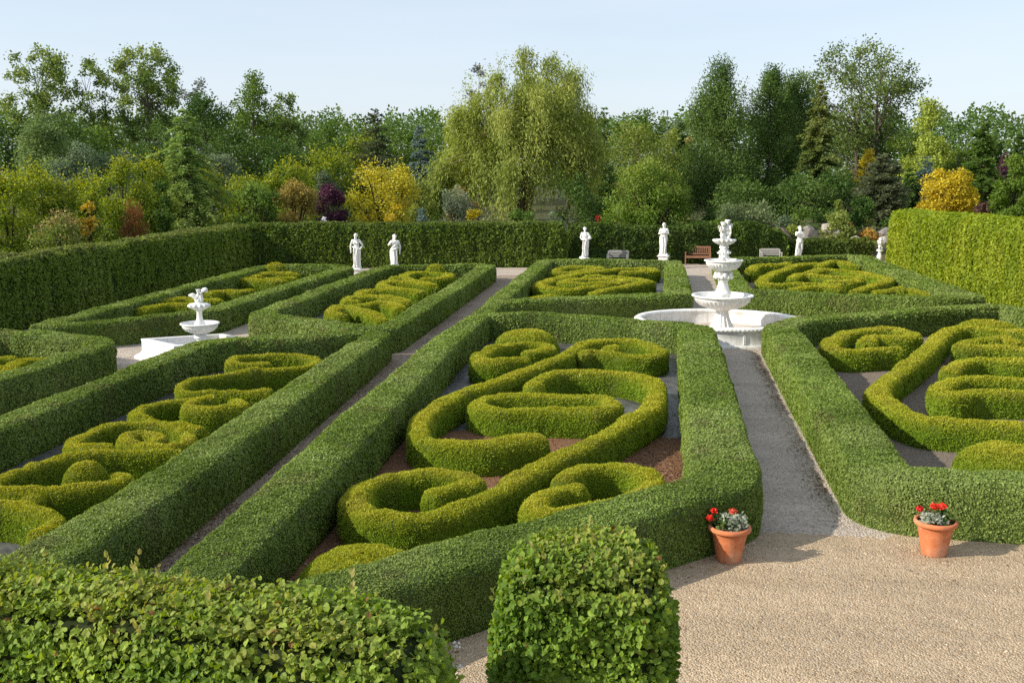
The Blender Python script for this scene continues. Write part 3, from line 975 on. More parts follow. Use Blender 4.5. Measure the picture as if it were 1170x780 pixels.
for i, (lab, mm) in enumerate([
        ('short thick hedge beside the upper fountain bowl, with a knob on its right', M_[0]),
        ('large angular scroll hedge in the far right bed', None),
        ('arched hedge on the right of the knot in the far right bed', None),
        ('inner blunt ring hedge of the knot in the far right bed', None),
        ('peaked clump hedge at the back of the far right bed', None),
        ('low triangular hedge at the front right corner of the far right bed', M_[1]),
        ('low curl hedge at the front of the knot in the far right bed', None)]):
    scroll(A[i], lab, seed=70 + i, w=.44, mound=mm)
A, M_ = SCROLLS['D'], MOUNDS['D']
for i, (lab, mm) in enumerate([
        ('nearest curl hedge in the bed behind the small fountain', None),
        ('second curl hedge in the bed behind the small fountain, level with its statue', None),
        ('third curl hedge in the bed behind the small fountain, just right of its statue', None),
        ('zigzag hedge with a low knob in the bed below the tall left hedge', M_[1]),
        ('thin straight hedge in the bed below the tall left hedge', None),
        ('farthest hedge with a tall knob in the bed below the tall left hedge', M_[0])]):
    scroll(A[i], lab, seed=80 + i, w=.44, mound=mm)
A = SCROLLS['F']
for i, lab in enumerate(['curled hedge in the bed at the left edge, right one',
                         'straight hedge running off the left edge behind the curled one',
                         'low hedge at the left edge, mostly behind the front hedge']):
    scroll(A[i], lab, seed=90 + i)


# ================================================================== tall hedges
def tall_hedge(name, path, w, h, cols, label, seed, core=(.035, .055, .012), px=2.9, lump=.06, dens=2.3, tip=None, tipz=None, mat=None, relief=(.065, 4.2, .35)):
    g = Geo()
    V, F = sweep(path, w, h, False, .3, .2, RECT, seed, lump, endr=.25)
    # more rows up the face would not show; the leaves carry the relief
    cover(g, V, F, cols, px, .03, dens, core, .6, .1, .45, tip, 'quad', .7, seed, tipz, .17, .1, 260000, 1.05, relief)
    return tag(g.build(name, mat or FOLT), label, 'hedge')


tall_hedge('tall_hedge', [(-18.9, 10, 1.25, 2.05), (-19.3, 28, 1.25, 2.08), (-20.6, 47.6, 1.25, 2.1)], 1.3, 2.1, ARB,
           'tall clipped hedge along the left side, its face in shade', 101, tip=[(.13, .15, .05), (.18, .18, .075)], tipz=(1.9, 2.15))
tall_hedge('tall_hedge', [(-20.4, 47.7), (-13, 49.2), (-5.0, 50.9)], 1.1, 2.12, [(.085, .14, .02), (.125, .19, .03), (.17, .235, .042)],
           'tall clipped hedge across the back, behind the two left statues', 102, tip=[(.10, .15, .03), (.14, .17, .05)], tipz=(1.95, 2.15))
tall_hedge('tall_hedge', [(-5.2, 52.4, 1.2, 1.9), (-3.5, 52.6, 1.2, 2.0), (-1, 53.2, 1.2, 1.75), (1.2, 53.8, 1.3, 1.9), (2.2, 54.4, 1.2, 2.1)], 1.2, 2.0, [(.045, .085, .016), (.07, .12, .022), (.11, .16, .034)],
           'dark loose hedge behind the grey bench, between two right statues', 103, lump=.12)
tall_hedge('tall_hedge', [(1.4, 55.2, 1.4, 1.85), (3.2, 55.4, 1.5, 2.15), (4.6, 55.9, 1.5, 1.9), (6.2, 56.5, 1.2, 1.3)], 1.4, 2.0, [(.055, .105, .018), (.09, .15, .026), (.16, .22, .04)],
           'leafy green hedge behind the top of the large fountain', 104, lump=.2)
tall_hedge('low_hedge', [(6.2, 57.0), (11.0, 58.0)], .9, .95, [(.06, .105, .018), (.11, .15, .026), (.16, .19, .04)],
           'low loose hedge at the foot of the rocks, behind the statue with raised arms', 105, lump=.12)
tall_hedge('tall_hedge', [(11.85, 54.8, 1.5, 2.70), (11.95, 45, 1.5, 2.84), (12.1, 33, 1.5, 3.04), (12.3, 14, 1.5, 3.2)], 1.5, 2.9,
           [(.165, .24, .018), (.215, .29, .022), (.27, .335, .028), (.33, .37, .04)], 'tall sunlit yellow green hedge along the right side', 106, (.11, .15, .014), 2.7, .06, relief=(.07, 4.5, .28))

# dead leaves and twigs blown against the hedge feet
def litter(name, boxes, n, cols, size=(.018, .045)):
    g = Geo()
    P = []
    for x0, y0, x1, y1, wd in boxes:
        t = rng.random(n // len(boxes))
        off = np.abs(rng.normal(0, .45, len(t))) * wd
        P.append(np.stack([x0 + (x1 - x0) * t + off, y0 + (y1 - y0) * t + rng.normal(0, .05, len(t)), np.full(len(t), .016)], 1))
    P = np.concatenate(P)
    P = P[rng.random(len(P)) < np.clip((vnoise(P, 1.3, 77) - .2) * 2.2, .08, 1)]
    m = len(P)
    d = norm(rand_unit(m) * np.array([[1, 1, .12]]))
    s = rng.uniform(*size, m)
    g.leaf(P, d, norm(np.array([[0, 0, 1.]]) + rand_unit(m) * .35), s, s * .5, pal(m, cols, jit=.25), 'quad')
    o = g.build(name, FOLT)
    o['kind'] = 'stuff'


DEAD = [(.09, .055, .03), (.16, .10, .055), (.26, .17, .09), (.34, .26, .16)]
litter('leaf_litter', [(2.36, 13.1, 2.36, 27, -.22), (2.36, 13.1, 2.36, 27, -.4)], 4200, DEAD)
litter('leaf_litter', [(-5.86, 7.2, -6.0, 13, .4), (-6.0, 13, -6.62, 24, .4), (-4.95, 8, -5.35, 20, -.4), (-5.35, 20, -5.5, 27, -.35), (-6.6, 25, -7.3, 43, .4)], 15000, DEAD)
litter('bark_chips', [(-4.2, 8.4, -4.2, 17, 1.6), (-3.2, 9.4, -3.2, 17.6, 1.9), (.3, 12.9, .3, 17.4, -1.6), (-1.4, 11, -1.4, 17.6, 1.4)], 9000, [(.16, .075, .038), (.28, .145, .078), (.38, .22, .125), (.46, .31, .20)], (.03, .075))
litter('leaf_litter', [(-4.3, 12, -4.75, 26, .5), (.3, 13, .3, 26, -.5), (-4.2, 10, 0, 13.2, .3), (-3.5, 27, .3, 26, .3)], 4000, DEAD[:3])
litter('leaf_litter', [(-1, 10.4, 6.5, 12.2, -3.2), (.5, 9.0, 6.5, 9.5, 2.5)], 260, DEAD)
litter('leaf_litter', [(3.3, 14, 3.3, 27, .9), (4, 13.8, 9, 13.8, .6), (5, 16, 5, 26, 1.2)], 5000, DEAD)
# ================================================================== the two clipped beech hedges in front
BEECH = [(.075, .15, .016), (.135, .235, .026), (.215, .32, .040), (.31, .41, .07)]


def beech(path, w, h, label, seed, n, lump):
    g = Geo()
    V, F = sweep(path, w, h, False, .07, .06, [(-.95, 0), (-1, .2), (-1, .4), (-1, .6), (-1, .75), (-.98, .86), (-.97, .93), (-.91, .98), (-.6, 1), (0, 1.0)], seed, lump, endr=.18)
    V[:, :2] += (np.stack([vnoise(V, 3.2, seed + 1), vnoise(V, 3.2, seed + 2)], 1) - .5) * .09
    g.add(V, F, (.03, .045, .012))
    A, B, C_, D_ = (V[F[:, q]] for q in range(4))
    cx = np.cross(C_ - A, D_ - B)
    ar = np.linalg.norm(cx, axis=1) * .5
    N = norm(cx)
    cz = (A + B + C_ + D_)[:, 2] / 4
    wgt = ar * np.clip((cz - .2) / .6, .15, 1)
    idx = rng.choice(len(F), n, p=wgt / wgt.sum())
    u, v = rng.random((n, 1)), rng.random((n, 1))
    P = (A[idx] * (1 - u) + B[idx] * u) * (1 - v) + (D_[idx] * (1 - u) + C_[idx] * u) * v
    nn = N[idx]
    gap = vnoise(P, 5.5, seed + 7)
    keep = rng.random(n) < np.clip((gap - .24) * 3.6, .24, 1)
    P, nn = P[keep], nn[keep]
    n = len(P)
    depth = rng.random(n)
    P = P + nn * (depth * .14 - .03)[:, None]
    s = rng.uniform(.027, .057, n) * (.75 + .35 * rng.random(n))
    dd = norm(nn * .3 + rand_unit(n) * .8 + np.array([[0, 0, -.15]]))
    ln = norm(nn * .9 + np.array([[-.3, -.2, .45]]) + rand_unit(n) * .62)
    c = pal(n, BEECH, P, 1.6, seed, .14)
    top = np.clip((P[:, 2] - (h - .22)) / .22, 0, 1)[:, None] * rng.uniform(.1, 1.0, (n, 1)) * (vnoise(P, 2.2, seed + 5)[:, None] * 1.3)
    top = np.clip(top, 0, 1)
    c = c * (1 - top) + pal(n, [(.19, .25, .045), (.29, .30, .06), (.38, .34, .09)], None) * top
    old = rng.random(n) < .007
    c[old] = np.array([.22, .12, .04]) * rng.uniform(.6, 1.3, (old.sum(), 1))
    g.leaf(P, dd, ln, s, s * rng.uniform(.62, .95, n), c, 'leaf')
    # young shoots sticking out over the top edge
    m = int(n * .0005)
    k = rng.choice(n, m, p=np.clip(nn[:, 2], .02, 1) / np.clip(nn[:, 2], .02, 1).sum())
    for q in range(4):
        d2 = norm(np.array([[0, 0, .8]]) + rand_unit(m) * .55)
        pp = P[k] + nn[k] * .04 + np.array([[0, 0, .025 * q]]) + rand_unit(m) * .008
        ss = rng.uniform(.03, .052, m)
        g.leaf(pp, d2, norm(rand_unit(m) + np.array([[0, -.3, .7]])), ss, ss * .66, pal(m, [(.20, .26, .05), (.32, .32, .08), (.40, .35, .11)]), 'leaf')
    return tag(g.build('beech_hedge', FOLB), label, 'hedge', 'clipped beech hedges in the foreground')


beech([(-6.2, 5.60, .75, 1.86), (-4.6, 5.62, .75, 1.90), (-3.4, 5.55, .75, 1.94), (-2.6, 5.42, .74, 1.93), (-1.7, 5.36, .72, 1.92), (-1.22, 5.33, .68, 1.87)], .75, 2.0,
      'long leafy beech hedge with yellow shoot tips, across the lower left corner', 201, 132000, .05)
beech([(-1.02, 6.50, .92, 1.95), (-.5, 6.55, .93, 1.96), (.02, 6.60, .92, 1.95)], .95, 2.0,
      'block shaped leafy beech hedge standing alone by the gravel terrace', 202, 74000, .05)

# white blossom spray growing beside the beech hedge
g = Geo()
for k in range(2):
    x0, y0, z0 = -1.25 + .02 * k, 5.86 - .02 * k, 1.62 - .13 * k
    g.tube([(-1.35, 5.45, 0.0), (-1.35, 5.5, 1.2), (x0, y0, z0)], [.005, .003, .0015], (.10, .15, .04), 5)
    m = 16
    P = np.array([[x0, y0, z0]]) + rng.normal(size=(m, 3)) * np.array([.018, .014, .010])
    g.leaf(P, rand_unit(m), rand_unit(m), .018, .016, np.full((m, 3), .78), 'quad')
tag(g.build('flowering_shrub', FOLB), 'thin stems with small white blossoms at the right end of the near beech hedge', 'plant')

# ================================================================== flower pots
POT_PROF = [(.135, 0), (.142, .012), (.162, .12), (.186, .25), (.205, .345), (.212, .362), (.214, .368), (.24, .372), (.250, .385), (.252, .405), (.244, .425), (.228, .432), (.214, .428), (.206, .41), (.200, .375), (.02, .372)]


def pot(x, y, label, heads, silver_c, seed, green):
    root = empty('flower_pot', (x, y, .004))
    tag(root, label[0], 'flower pot', 'terracotta pots by the path')
    b = Geo()
    b.lathe(POT_PROF[:6], (.5, .2, .1), 56)
    b.build('pot_body', TERRA, root)
    r = Geo()
    r.lathe(POT_PROF[5:14], (.5, .2, .1), 56, cap=False)
    r.build('rim', TERRA, root)
    s = Geo()
    n1, n2 = 24, 6
    V = np.array([[.203 * (q / n2) * cos(a), .203 * (q / n2) * sin(a), .385 + .02 * (1 - q / n2)] for q in range(n2 + 1) for a in np.arange(n1) * 2 * pi / n1])
    s.add(V, [[q * n1 + j, q * n1 + (j + 1) % n1, (q + 1) * n1 + (j + 1) % n1, (q + 1) * n1 + j] for q in range(n2) for j in range(n1)], (.05, .035, .025))
    s.build('potting_soil', SOIL, root)
    # geranium
    ge = empty('geranium', (x, y, .40))
    tag(ge, label[1], 'flower', 'red geraniums in the pots')
    f = Geo()
    n = 170
    P = np.stack([rng.normal(green[0], .085, n), rng.normal(green[1], .07, n), rng.uniform(.0, .13, n)], 1)
    P = P * np.minimum(1, .2 / np.maximum(np.hypot(P[:, 0], P[:, 1]), .01))[:, None] ** np.array([1, 1, 0])
    c = pal(n, [(.05, .10, .02), (.09, .16, .035), (.16, .20, .05)], jit=.2)
    rd = rng.random(n) < .12
    c[rd] = (.14, .07, .03)
    f.leaf(P, norm(rand_unit(n) + np.array([[0, -.1, .2]])), norm(rand_unit(n) * .6 + np.array([[0, -.3, .8]])), rng.uniform(.04, .062, n), .05, c, 'leaf')
    f.build('foliage', FOLB, ge)
    for hx, hy, hz, hr, hc in heads:
        h = Geo()
        h.tube([(hx * .35, hy * .4, 0), (hx * .7, hy * .7, hz * .55), (hx, hy, hz)], [.005, .004, .004], (.09, .14, .04), 6)
        h.build('flower_stalk', FOLB, ge)
        h = Geo()
        hr *= .84
        m = 110
        d = rand_unit(m)
        P = np.array([[hx, hy, hz + .008]]) + d * np.array([hr, hr, hr * .72]) * rng.uniform(.6, 1, (m, 1))
        cc = np.array(hc) * rng.uniform(.7, 1.25, (m, 1))
        h.leaf(P, norm(d * .4 + rand_unit(m)), norm(d + rand_unit(m) * .5), .024, .022, cc, 'quad')
        h.build('flower_head', PETAL, ge)
    # silver foliage
    si = Geo()
    n = 260
    P = np.stack([rng.normal(silver_c[0], .07, n), rng.normal(silver_c[1], .05, n), .01 + rng.random(n) ** .8 * silver_c[2]], 1)
    P = P * np.minimum(1, .195 / np.maximum(np.hypot(P[:, 0], P[:, 1]), .01))[:, None] ** np.array([1, 1, 0])
    si.leaf(P, norm(rand_unit(n) * .8 + np.array([[0, -.1, .45]])), norm(rand_unit(n) * .7 + np.array([[0, -.5, .5]])), rng.uniform(.03, .06, n), .026,
            pal(n, [(.24, .29, .20), (.38, .42, .32), (.52, .54, .44)], jit=.12), 'leaf')
    for q in range(n):
        si.tube([(0, 0, -.02), P[q] * .5, P[q]], [.006, .004, .003], (.3, .36, .3), 4)
    o = si.build('silver_plant', FOLB, loc=(x, y, .40))
    tag(o, label[2], 'plant', 'silver plants in the pots')


RED = (.80, .035, .02)
pot(.80, 11.80, ('terracotta flower pot on the gravel before the shaded front hedge', 'red geranium leaning out of the pot on the left of the path',
                 'silver leaved plant filling the right of the pot left of the path'),
    [(-.235, -.05, .125, .045, RED), (-.185, .02, .19, .04, RED), (.035, .02, .195, .05, (.62, .09, .04))], (.07, -.05, .16), 1, (-.08, .02))
pot(3.25, 12.38, ('terracotta flower pot on the gravel before the sunlit leafy hedge', 'red geranium with two bright heads in the pot right of the path',
                  'small silver leaved plant at the front of the pot right of the path'),
    [(-.20, -.02, .16, .04, (.60, .02, .02)), (-.03, .0, .19, .05, RED), (.065, .0, .195, .055, RED)], (-.07, -.09, .11), 2, (.06, .02))
# ================================================================== sculpture: solids fused into one smooth skin
def ellipsoid(c, r, rot=None):
    bm = bmesh.new()
    bmesh.ops.create_icosphere(bm, subdivisions=3, radius=1)
    bmesh.ops.scale(bm, vec=r, verts=bm.verts)
    if rot:
        for ax, a in zip('XYZ', rot):
            if a:
                bmesh.ops.rotate(bm, cent=(0, 0, 0), matrix=Matrix.Rotation(a, 3, ax), verts=bm.verts)
    bmesh.ops.translate(bm, vec=c, verts=bm.verts)
    return bm


def limb(pts, radii):
    g = Geo()
    g.tube(pts, radii, n=12)
    return g, [(p, r) for p, r in zip(pts, radii)]


def sculpt(name, prims, voxel, mat, parent=None, loc=None, smooth=3):
    """prims: ('e', centre, radii[, rot]) | ('l', points, radii) | ('r', rings) fused by a voxel remesh"""
    g = Geo()
    for p in prims:
        if p[0] == 'e':
            g.bm(ellipsoid(p[1], p[2], p[3] if len(p) > 3 else None))
        elif p[0] == 'l':
            g.tube(p[1], p[2], n=12)
            for c, r in zip(p[1], p[2]):
                g.bm(ellipsoid(c, (r * .99,) * 3))
        elif p[0] == 'r':          # rings: (cx, cy, z, rx, ry, fold depth, folds, twist)
            n = 72
            th = np.arange(n) * 2 * pi / n
            V = []
            for cx, cy, z, rx, ry, fd, k, tw in p[1]:
                m = 1 + fd * (np.cos(k * th + tw) * .6 + np.cos((k * 2 + 1) * th + tw * 1.7 + 1) * .4)
                V.append(np.stack([cx + rx * m * np.cos(th), cy + ry * m * np.sin(th), np.full(n, z)], 1))
            m = len(V)
            F = [[i * n + j, i * n + (j + 1) % n, (i + 1) * n + (j + 1) % n, (i + 1) * n + j] for i in range(m - 1) for j in range(n)]
            g.add(np.concatenate(V), F)
            g.F.append(np.array([list(range(n))[::-1], [(m - 1) * n + j for j in range(n)]]) + g.n - m * n)
            g.C.append(np.full((2, 3), .5))
            g.S.append(np.full(2, False))
    o = g.build(name, mat, parent, loc)
    md = o.modifiers.new('fuse', 'REMESH')
    md.mode = 'VOXEL'
    md.voxel_size = voxel
    md.use_smooth_shade = True
    sm = o.modifiers.new('soften', 'SMOOTH')
    sm.factor, sm.iterations = .5, smooth
    bpy.context.view_layer.update()
    dg = bpy.context.evaluated_depsgraph_get()
    me = bpy.data.meshes.new_from_object(o.evaluated_get(dg), depsgraph=dg)
    o.modifiers.clear()
    old = o.data
    o.data = me
    bpy.data.meshes.remove(old)
    me.materials.clear()
    me.materials.append(mat)
    me.name = name
    return o


def hand(w, d, side):
    """palm, four bent fingers and a thumb from wrist w along direction d"""
    w, d = np.array(w, float), norm(np.array(d, float))
    s = norm(np.cross(d, np.array([0, -1, .3]))) * side
    out = [('e', tuple(w + d * .035), (.03, .018, .036))]
    for i, f in enumerate((.046, .056, .052, .04)):
        b = w + d * .062 + s * (.021 - .014 * i)
        k = b + d * f * .55 + np.array([0, -.006, -.004])
        t = k + d * f * .35 + np.array([0, -.004, -.02])
        out.append(('l', [tuple(b), tuple(k), tuple(t)], [.0085, .008, .0065]))
    b = w + d * .02 + s * .022
    out.append(('l', [tuple(b), tuple(b + s * .022 + d * .022), tuple(b + s * .022 + d * .048)], [.010, .009, .007]))
    return out


def head(c, turn=0., hair='bun', s=1.0):
    c = np.array(c, float)
    R = Matrix.Rotation(turn, 3, 'Z')

    def q(x, y, z):
        return tuple(c + s * np.array(R @ Vector((x, y, z))))
    rt = (0, 0, turn)
    e = [('e', q(0, 0, .015), (.072 * s, .088 * s, .098 * s), rt), ('e', q(0, -.03, -.05), (.052 * s, .058 * s, .055 * s), rt),
         ('e', q(0, -.094, -.005), (.012 * s, .018 * s, .026 * s), rt), ('e', q(0, -.085, -.05), (.022 * s, .010 * s, .007 * s), rt),
         ('e', q(0, -.078, -.085), (.02 * s, .016 * s, .015 * s), rt), ('e', q(.03, -.078, .028), (.022 * s, .012 * s, .008 * s), rt),
         ('e', q(-.03, -.078, .028), (.022 * s, .012 * s, .008 * s), rt), ('e', q(.073, 0, -.005), (.012 * s, .02 * s, .028 * s), rt),
         ('e', q(-.073, 0, -.005), (.012 * s, .02 * s, .028 * s), rt)]
    e.append(('e', q(0, .014, .034), (.081 * s, .092 * s, .086 * s), rt))
    for a in np.arange(-.35, 3.6, .45):      # locks round the brow and the back of the head
        e.append(('e', q(.074 * cos(a), .078 * sin(a) + .012, .02 + .012 * sin(5 * a)), (.026 * s, .026 * s, .034 * s)))
    if hair == 'bun':
        e.append(('e', q(0, .095, .045), (.048 * s, .045 * s, .045 * s)))
    if hair == 'long':
        e.append(('e', q(0, .06, -.08), (.07 * s, .045 * s, .11 * s)))
    if hair == 'beard':
        e.append(('e', q(0, -.07, -.11), (.045 * s, .035 * s, .06 * s)))
    return e


def figure(arms, robe_top, bare=True, hair='bun', turn=0., lean=0., flare=1.0, legs=False, seed=0, fold=.09):
    """standing draped figure 1.5 m tall on z=0, facing -y; arms: [(shoulder side, elbow, wrist, hand direction)]"""
    r = random.Random(seed)
    hipx = lean * .045
    P = [('e', (hipx, 0, .80), (.135, .105, .13)), ('e', (hipx * .6, 0, .93), (.112, .085, .13)),
         ('e', (0, -.005, 1.08), (.135, .095, .14)), ('e', (0, 0, 1.17), (.155, .085, .07)),
         ('l', [(0, .01, 1.20), (.0, -.005, 1.30)], [.055, .045]),
         ('e', (.058, -.075, 1.07), (.052, .045, .05)), ('e', (-.058, -.075, 1.07), (.052, .045, .05))]
    P += head((0, -.015, 1.385), turn, hair)
    for side, el, wr, hd in arms:
        sh = (.15 * side, 0, 1.18)
        mid = tuple((np.array(sh) + np.array(el)) / 2)
        fm = tuple((np.array(el) * .6 + np.array(wr) * .4))
        P.append(('l', [sh, mid, el, fm, wr], [.056, .05, .042, .042, .027]))
        P += hand(wr, hd, side)
    if legs:
        P.append(('l', [(.07 + hipx, 0, .76), (.085 + hipx, -.03, .42), (.09, .01, .06)], [.088, .06, .038]))
        P.append(('l', [(-.07 + hipx, 0, .76), (-.10, -.07, .43), (-.12, -.0, .06)], [.088, .06, .038]))
        P += [('e', (.10, -.05, .03), (.04, .10, .035)), ('e', (-.13, -.06, .03), (.04, .10, .035))]
        P.append(('r', [(0, .09, 0, .15, .05, .25, 5, 0), (0, .085, .5, .12, .05, .25, 5, .6), (.02, .07, .9, .11, .05, .2, 5, 1)]))
        P.append(('l', [(.14, .02, .80), (.02, -.11, .74), (-.12, -.05, .80)], [.05, .055, .05]))
    else:
        R = []
        for z, rx, ry in ((0, .178, .150), (.06, .168, .140), (.2, .152, .126), (.36, .146, .124), (.55, .160, .128), (.74, .172, .130), (.86, .142, .108)):
            t = 1 - z / .9
            R.append((hipx * sin(z * 2.6) * 1.1 + .014 * sin(5 * z + seed), .01, z, rx * (1 + (flare - 1) * t), ry * (1 + (flare - 1) * t), fold * (.35 + t), 7 + seed % 3, 2.2 * z + seed))
        if robe_top > .9:
            R += [(0, 0, .95, .125, .10, .06, 9, 2.5), (0, 0, 1.08, .15, .112, .06, 9, 3.1), (0, 0, min(robe_top, 1.2), .155, .10, .04, 9, 3.5)]
        P.append(('r', R))
        # thrown folds of cloth round the hips and down one side
        s = 1 if seed % 2 else -1
        P.append(('l', [(-.15 * s, .02, .90), (-.05 * s, -.12, .86), (.09 * s, -.12, .80), (.17 * s, -.02, .78)], [.035, .04, .042, .04]))
        P.append(('l', [(.17 * s, -.02, .80), (.175 * s, -.03, .55), (.15 * s, -.02, .28), (.155 * s, -.03, .05)], [.045, .038, .038, .045]))
        P.append(('l', [(.06 * s, -.13, .78), (.02 * s, -.14, .45), (.04 * s, -.145, .06)], [.028, .03, .034]))
        P.append(('l', [(-.07 * s, -.12, .80), (-.1 * s, -.125, .45), (-.06 * s, -.135, .06)], [.024, .028, .03]))
        P += [('e', (.07, -.17, .03), (.04, .07, .03)), ('e', (-.06, -.15, .03), (.04, .07, .03))]
    if not bare:
        P.append(('l', [(.15, -.03, 1.17), (.02, -.115, 1.0), (-.13, -.06, .88)], [.04, .045, .04]))
    return P


def plinth(root, w, h, rz=0.):
    g = Geo()
    g.box((0, 0, .04), (w * 1.25, w * 1.25, .08), bev=.01)
    g.box((0, 0, h * .5), (w, w, h - .14), bev=.012)
    g.box((0, 0, h - .05), (w * 1.28, w * 1.28, .04), bev=.01)
    g.box((0, 0, h - .085), (w * 1.14, w * 1.14, .04), bev=.01)
    for k in range(4):          # raised panels
        a = k * pi / 2
        g.box((sin(a) * w * .5, -cos(a) * w * .5, h * .5), (w * .62, .02, h * .45), rz=a)
    return g.build('plinth', STONE, root)


def statue(x, y, ph, height, label, prims, rz=0., pw=.40, base='square', voxel=.011):
    root = empty('statue', (x, y, 0), rz)
    tag(root, label, 'statue', 'white statues round the garden')
    plinth(root, pw, ph)
    b = Geo()
    if base == 'square':
        b.box((0, 0, ph + .015), (pw * .95, pw * .95, .09), bev=.012)
        z0 = ph + .055
    elif base == 'round':
        b.lathe([(pw * .62, ph - .03), (pw * .62, ph + .03), (pw * .54, ph + .06), (pw * .52, ph + .10)], n=32)
        z0 = ph + .095
    else:
        b.rock((0, 0, ph + .02), (pw * .72, pw * .62, .15), (.5, .5, .5), 5, 3, .3)
        z0 = ph + .13
    b.build('base', STONE, root)
    f = sculpt('figure', prims, voxel, STONE, root)
    f.scale = (height / 1.5,) * 3
    f.location = (0, 0, z0)
    return root


statue(-13.78, 44.3, .38, 1.50, 'white statue with cloth round the hips and one hand on the hip, leftmost',
       figure([(1, (.30, .02, .96), (.19, -.06, .80), (-.6, -.2, -.5)), (-1, (-.25, .03, .95), (-.235, -.04, .74), (0, -.1, -1))], .9, True, 'beard', -.2, 1, 1.0, seed=1), .1)
statue(-12.08, 44.6, .34, 1.50, 'white robed statue with its bent elbow raised to the chin, second from the left',
       figure([(-1, (-.27, -.06, 1.02), (-.09, -.16, 1.20), (.4, 0, .8)), (1, (.24, .05, .95), (.22, .02, .72), (0, -.1, -1))], 1.2, False, 'long', .35, -1, 1.05, seed=2), .25)
statue(-4.02, 50.2, .45, 1.42, 'white statue holding a basket out to one side, left of the grey bench',
       figure([(1, (.26, -.02, 1.0), (.24, -.16, .90), (.5, -.6, .1)), (-1, (-.22, -.02, .96), (-.13, -.13, .84), (.5, -.4, .1))], 1.0, True, 'bun', .2, 1, .85, seed=3)
       + [('e', (.27, -.21, .93), (.10, .09, .05)), ('e', (.27, -.21, .98), (.08, .07, .045)), ('l', [(.17, -.2, .92), (.2, -.2, 1.05), (.32, -.2, 1.07)], [.012, .012, .012])], .0, .40, 'rock')
statue(-.20, 50.6, .66, 1.50, 'white robed statue with hands at its chest, on a plinth right of the grey bench',
       figure([(1, (.23, -.04, .97), (.05, -.17, 1.03), (-.8, 0, .4)), (-1, (-.23, -.04, .97), (-.06, -.18, 1.0), (.8, 0, .5))], 1.2, False, 'long', -.2, 0, .9, seed=4), -.1, .44)
statue(6.55, 53.4, .28, 1.56, 'white slender statue with raised arms on a rocky base, in front of the boulders',
       figure([(1, (.20, -.10, 1.06), (.04, -.14, 1.26), (-.5, 0, .8)), (-1, (-.20, -.10, 1.06), (-.06, -.15, 1.22), (.5, 0, .8))], .8, True, 'bun', .3, 1, 1, legs=True, seed=5), .2, .42, 'rock')

# small cherub on a baluster at the end of the tall right hedge
root = empty('statue', (10.72, 54.6, 0))
tag(root, 'small white cherub statue on a turned post, at the end of the tall right hedge', 'statue', 'white statues round the garden')
g = Geo()
g.lathe([(.16, 0), (.16, .06), (.11, .09), (.09, .18), (.13, .32), (.15, .40), (.10, .5), (.075, .60), (.10, .64), (.17, .67), (.17, .72)], n=28)
g.build('plinth', STONE, root)


def cherub(x, y, z, s, turn, pose=0):
    """a small plump child, about 0.62 m tall at s = 1"""
    R = Matrix.Rotation(turn, 3, 'Z')

    def q(a, b, c):
        v = R @ Vector((a * s, b * s, c * s))
        return (x + v.x, y + v.y, z + v.z)
    P = [('e', q(0, 0, .27), (.085 * s, .075 * s, .10 * s)), ('e', q(0, 0, .38), (.08 * s, .068 * s, .085 * s)), ('e', q(0, -.01, .20), (.085 * s, .08 * s, .07 * s)),
         ('e', q(0, -.01, .53), (.074 * s, .078 * s, .082 * s)), ('e', q(0, -.088, .52), (.012 * s, .016 * s, .014 * s)),
         ('e', q(.04, -.05, .505), (.03 * s,) * 3), ('e', q(-.04, -.05, .505), (.03 * s,) * 3)]
    for a in np.arange(0, 6.2, .7):
        P.append(('e', q(.06 * cos(a), .06 * sin(a) + .01, .58), (.03 * s,) * 3))
    el = [((.15, -.05, .50), (.10, -.12, .62)), ((.14, -.06, .30), (.06, -.14, .33))][pose]
    P.append(('l', [q(.08, 0, .42), q(*el[0]), q(*el[1])], [.036 * s, .032 * s, .022 * s]))
    P.append(('l', [q(-.08, 0, .42), q(-.15, -.06, .32), q(-.07, -.14, .36)], [.036 * s, .032 * s, .022 * s]))
    P.append(('l', [q(.05, 0, .18), q(.07, -.05, .10), q(.06, 0, .0)], [.055 * s, .045 * s, .03 * s]))
    P.append(('l', [q(-.05, 0, .18), q(-.09, -.09, .12), q(-.06, -.03, .0)], [.055 * s, .045 * s, .03 * s]))
    for sd in (1, -1):
        P += [('e', q(.06 * sd, -.03, .0), (.028 * s, .05 * s, .02 * s)), ('e', q(.07 * sd, .09, .42), (.06 * s, .015 * s, .09 * s), (0, .5 * sd, turn))]
    return P


sculpt('figure', cherub(0, 0, .73, 1.0, .3, 0) + [('l', [(-.12, 0, .72), (0, 0, .73), (.12, 0, .72)], [.05, .06, .05])], .009, STONE, root)


# ================================================================== large fountain
FX, FY = 1.55, 29.05
root = empty('fountain', (FX, FY, 0))
tag(root, 'large white three tier fountain in a round pool at the middle of the garden', 'fountain')
AX, AY, OX = 2.34, 2.05, -.09


def ring_wall(prof, n=96, flute=0, amp=0.0):
    th = np.arange(n) * 2 * pi / n
    V = []
    for off, z in prof:
        k = 1 + (amp * np.cos(flute * th) if flute else 0)
        V.append(np.stack([OX + (AX + off * k) * np.cos(th), (AY + off * k) * np.sin(th), np.full(n, z)], 1))
    m = len(prof)
    F = [[i * n + j, i * n + (j + 1) % n, (i + 1) * n + (j + 1) % n, (i + 1) * n + j] for i in range(m - 1) for j in range(n)]
    return np.concatenate(V), F


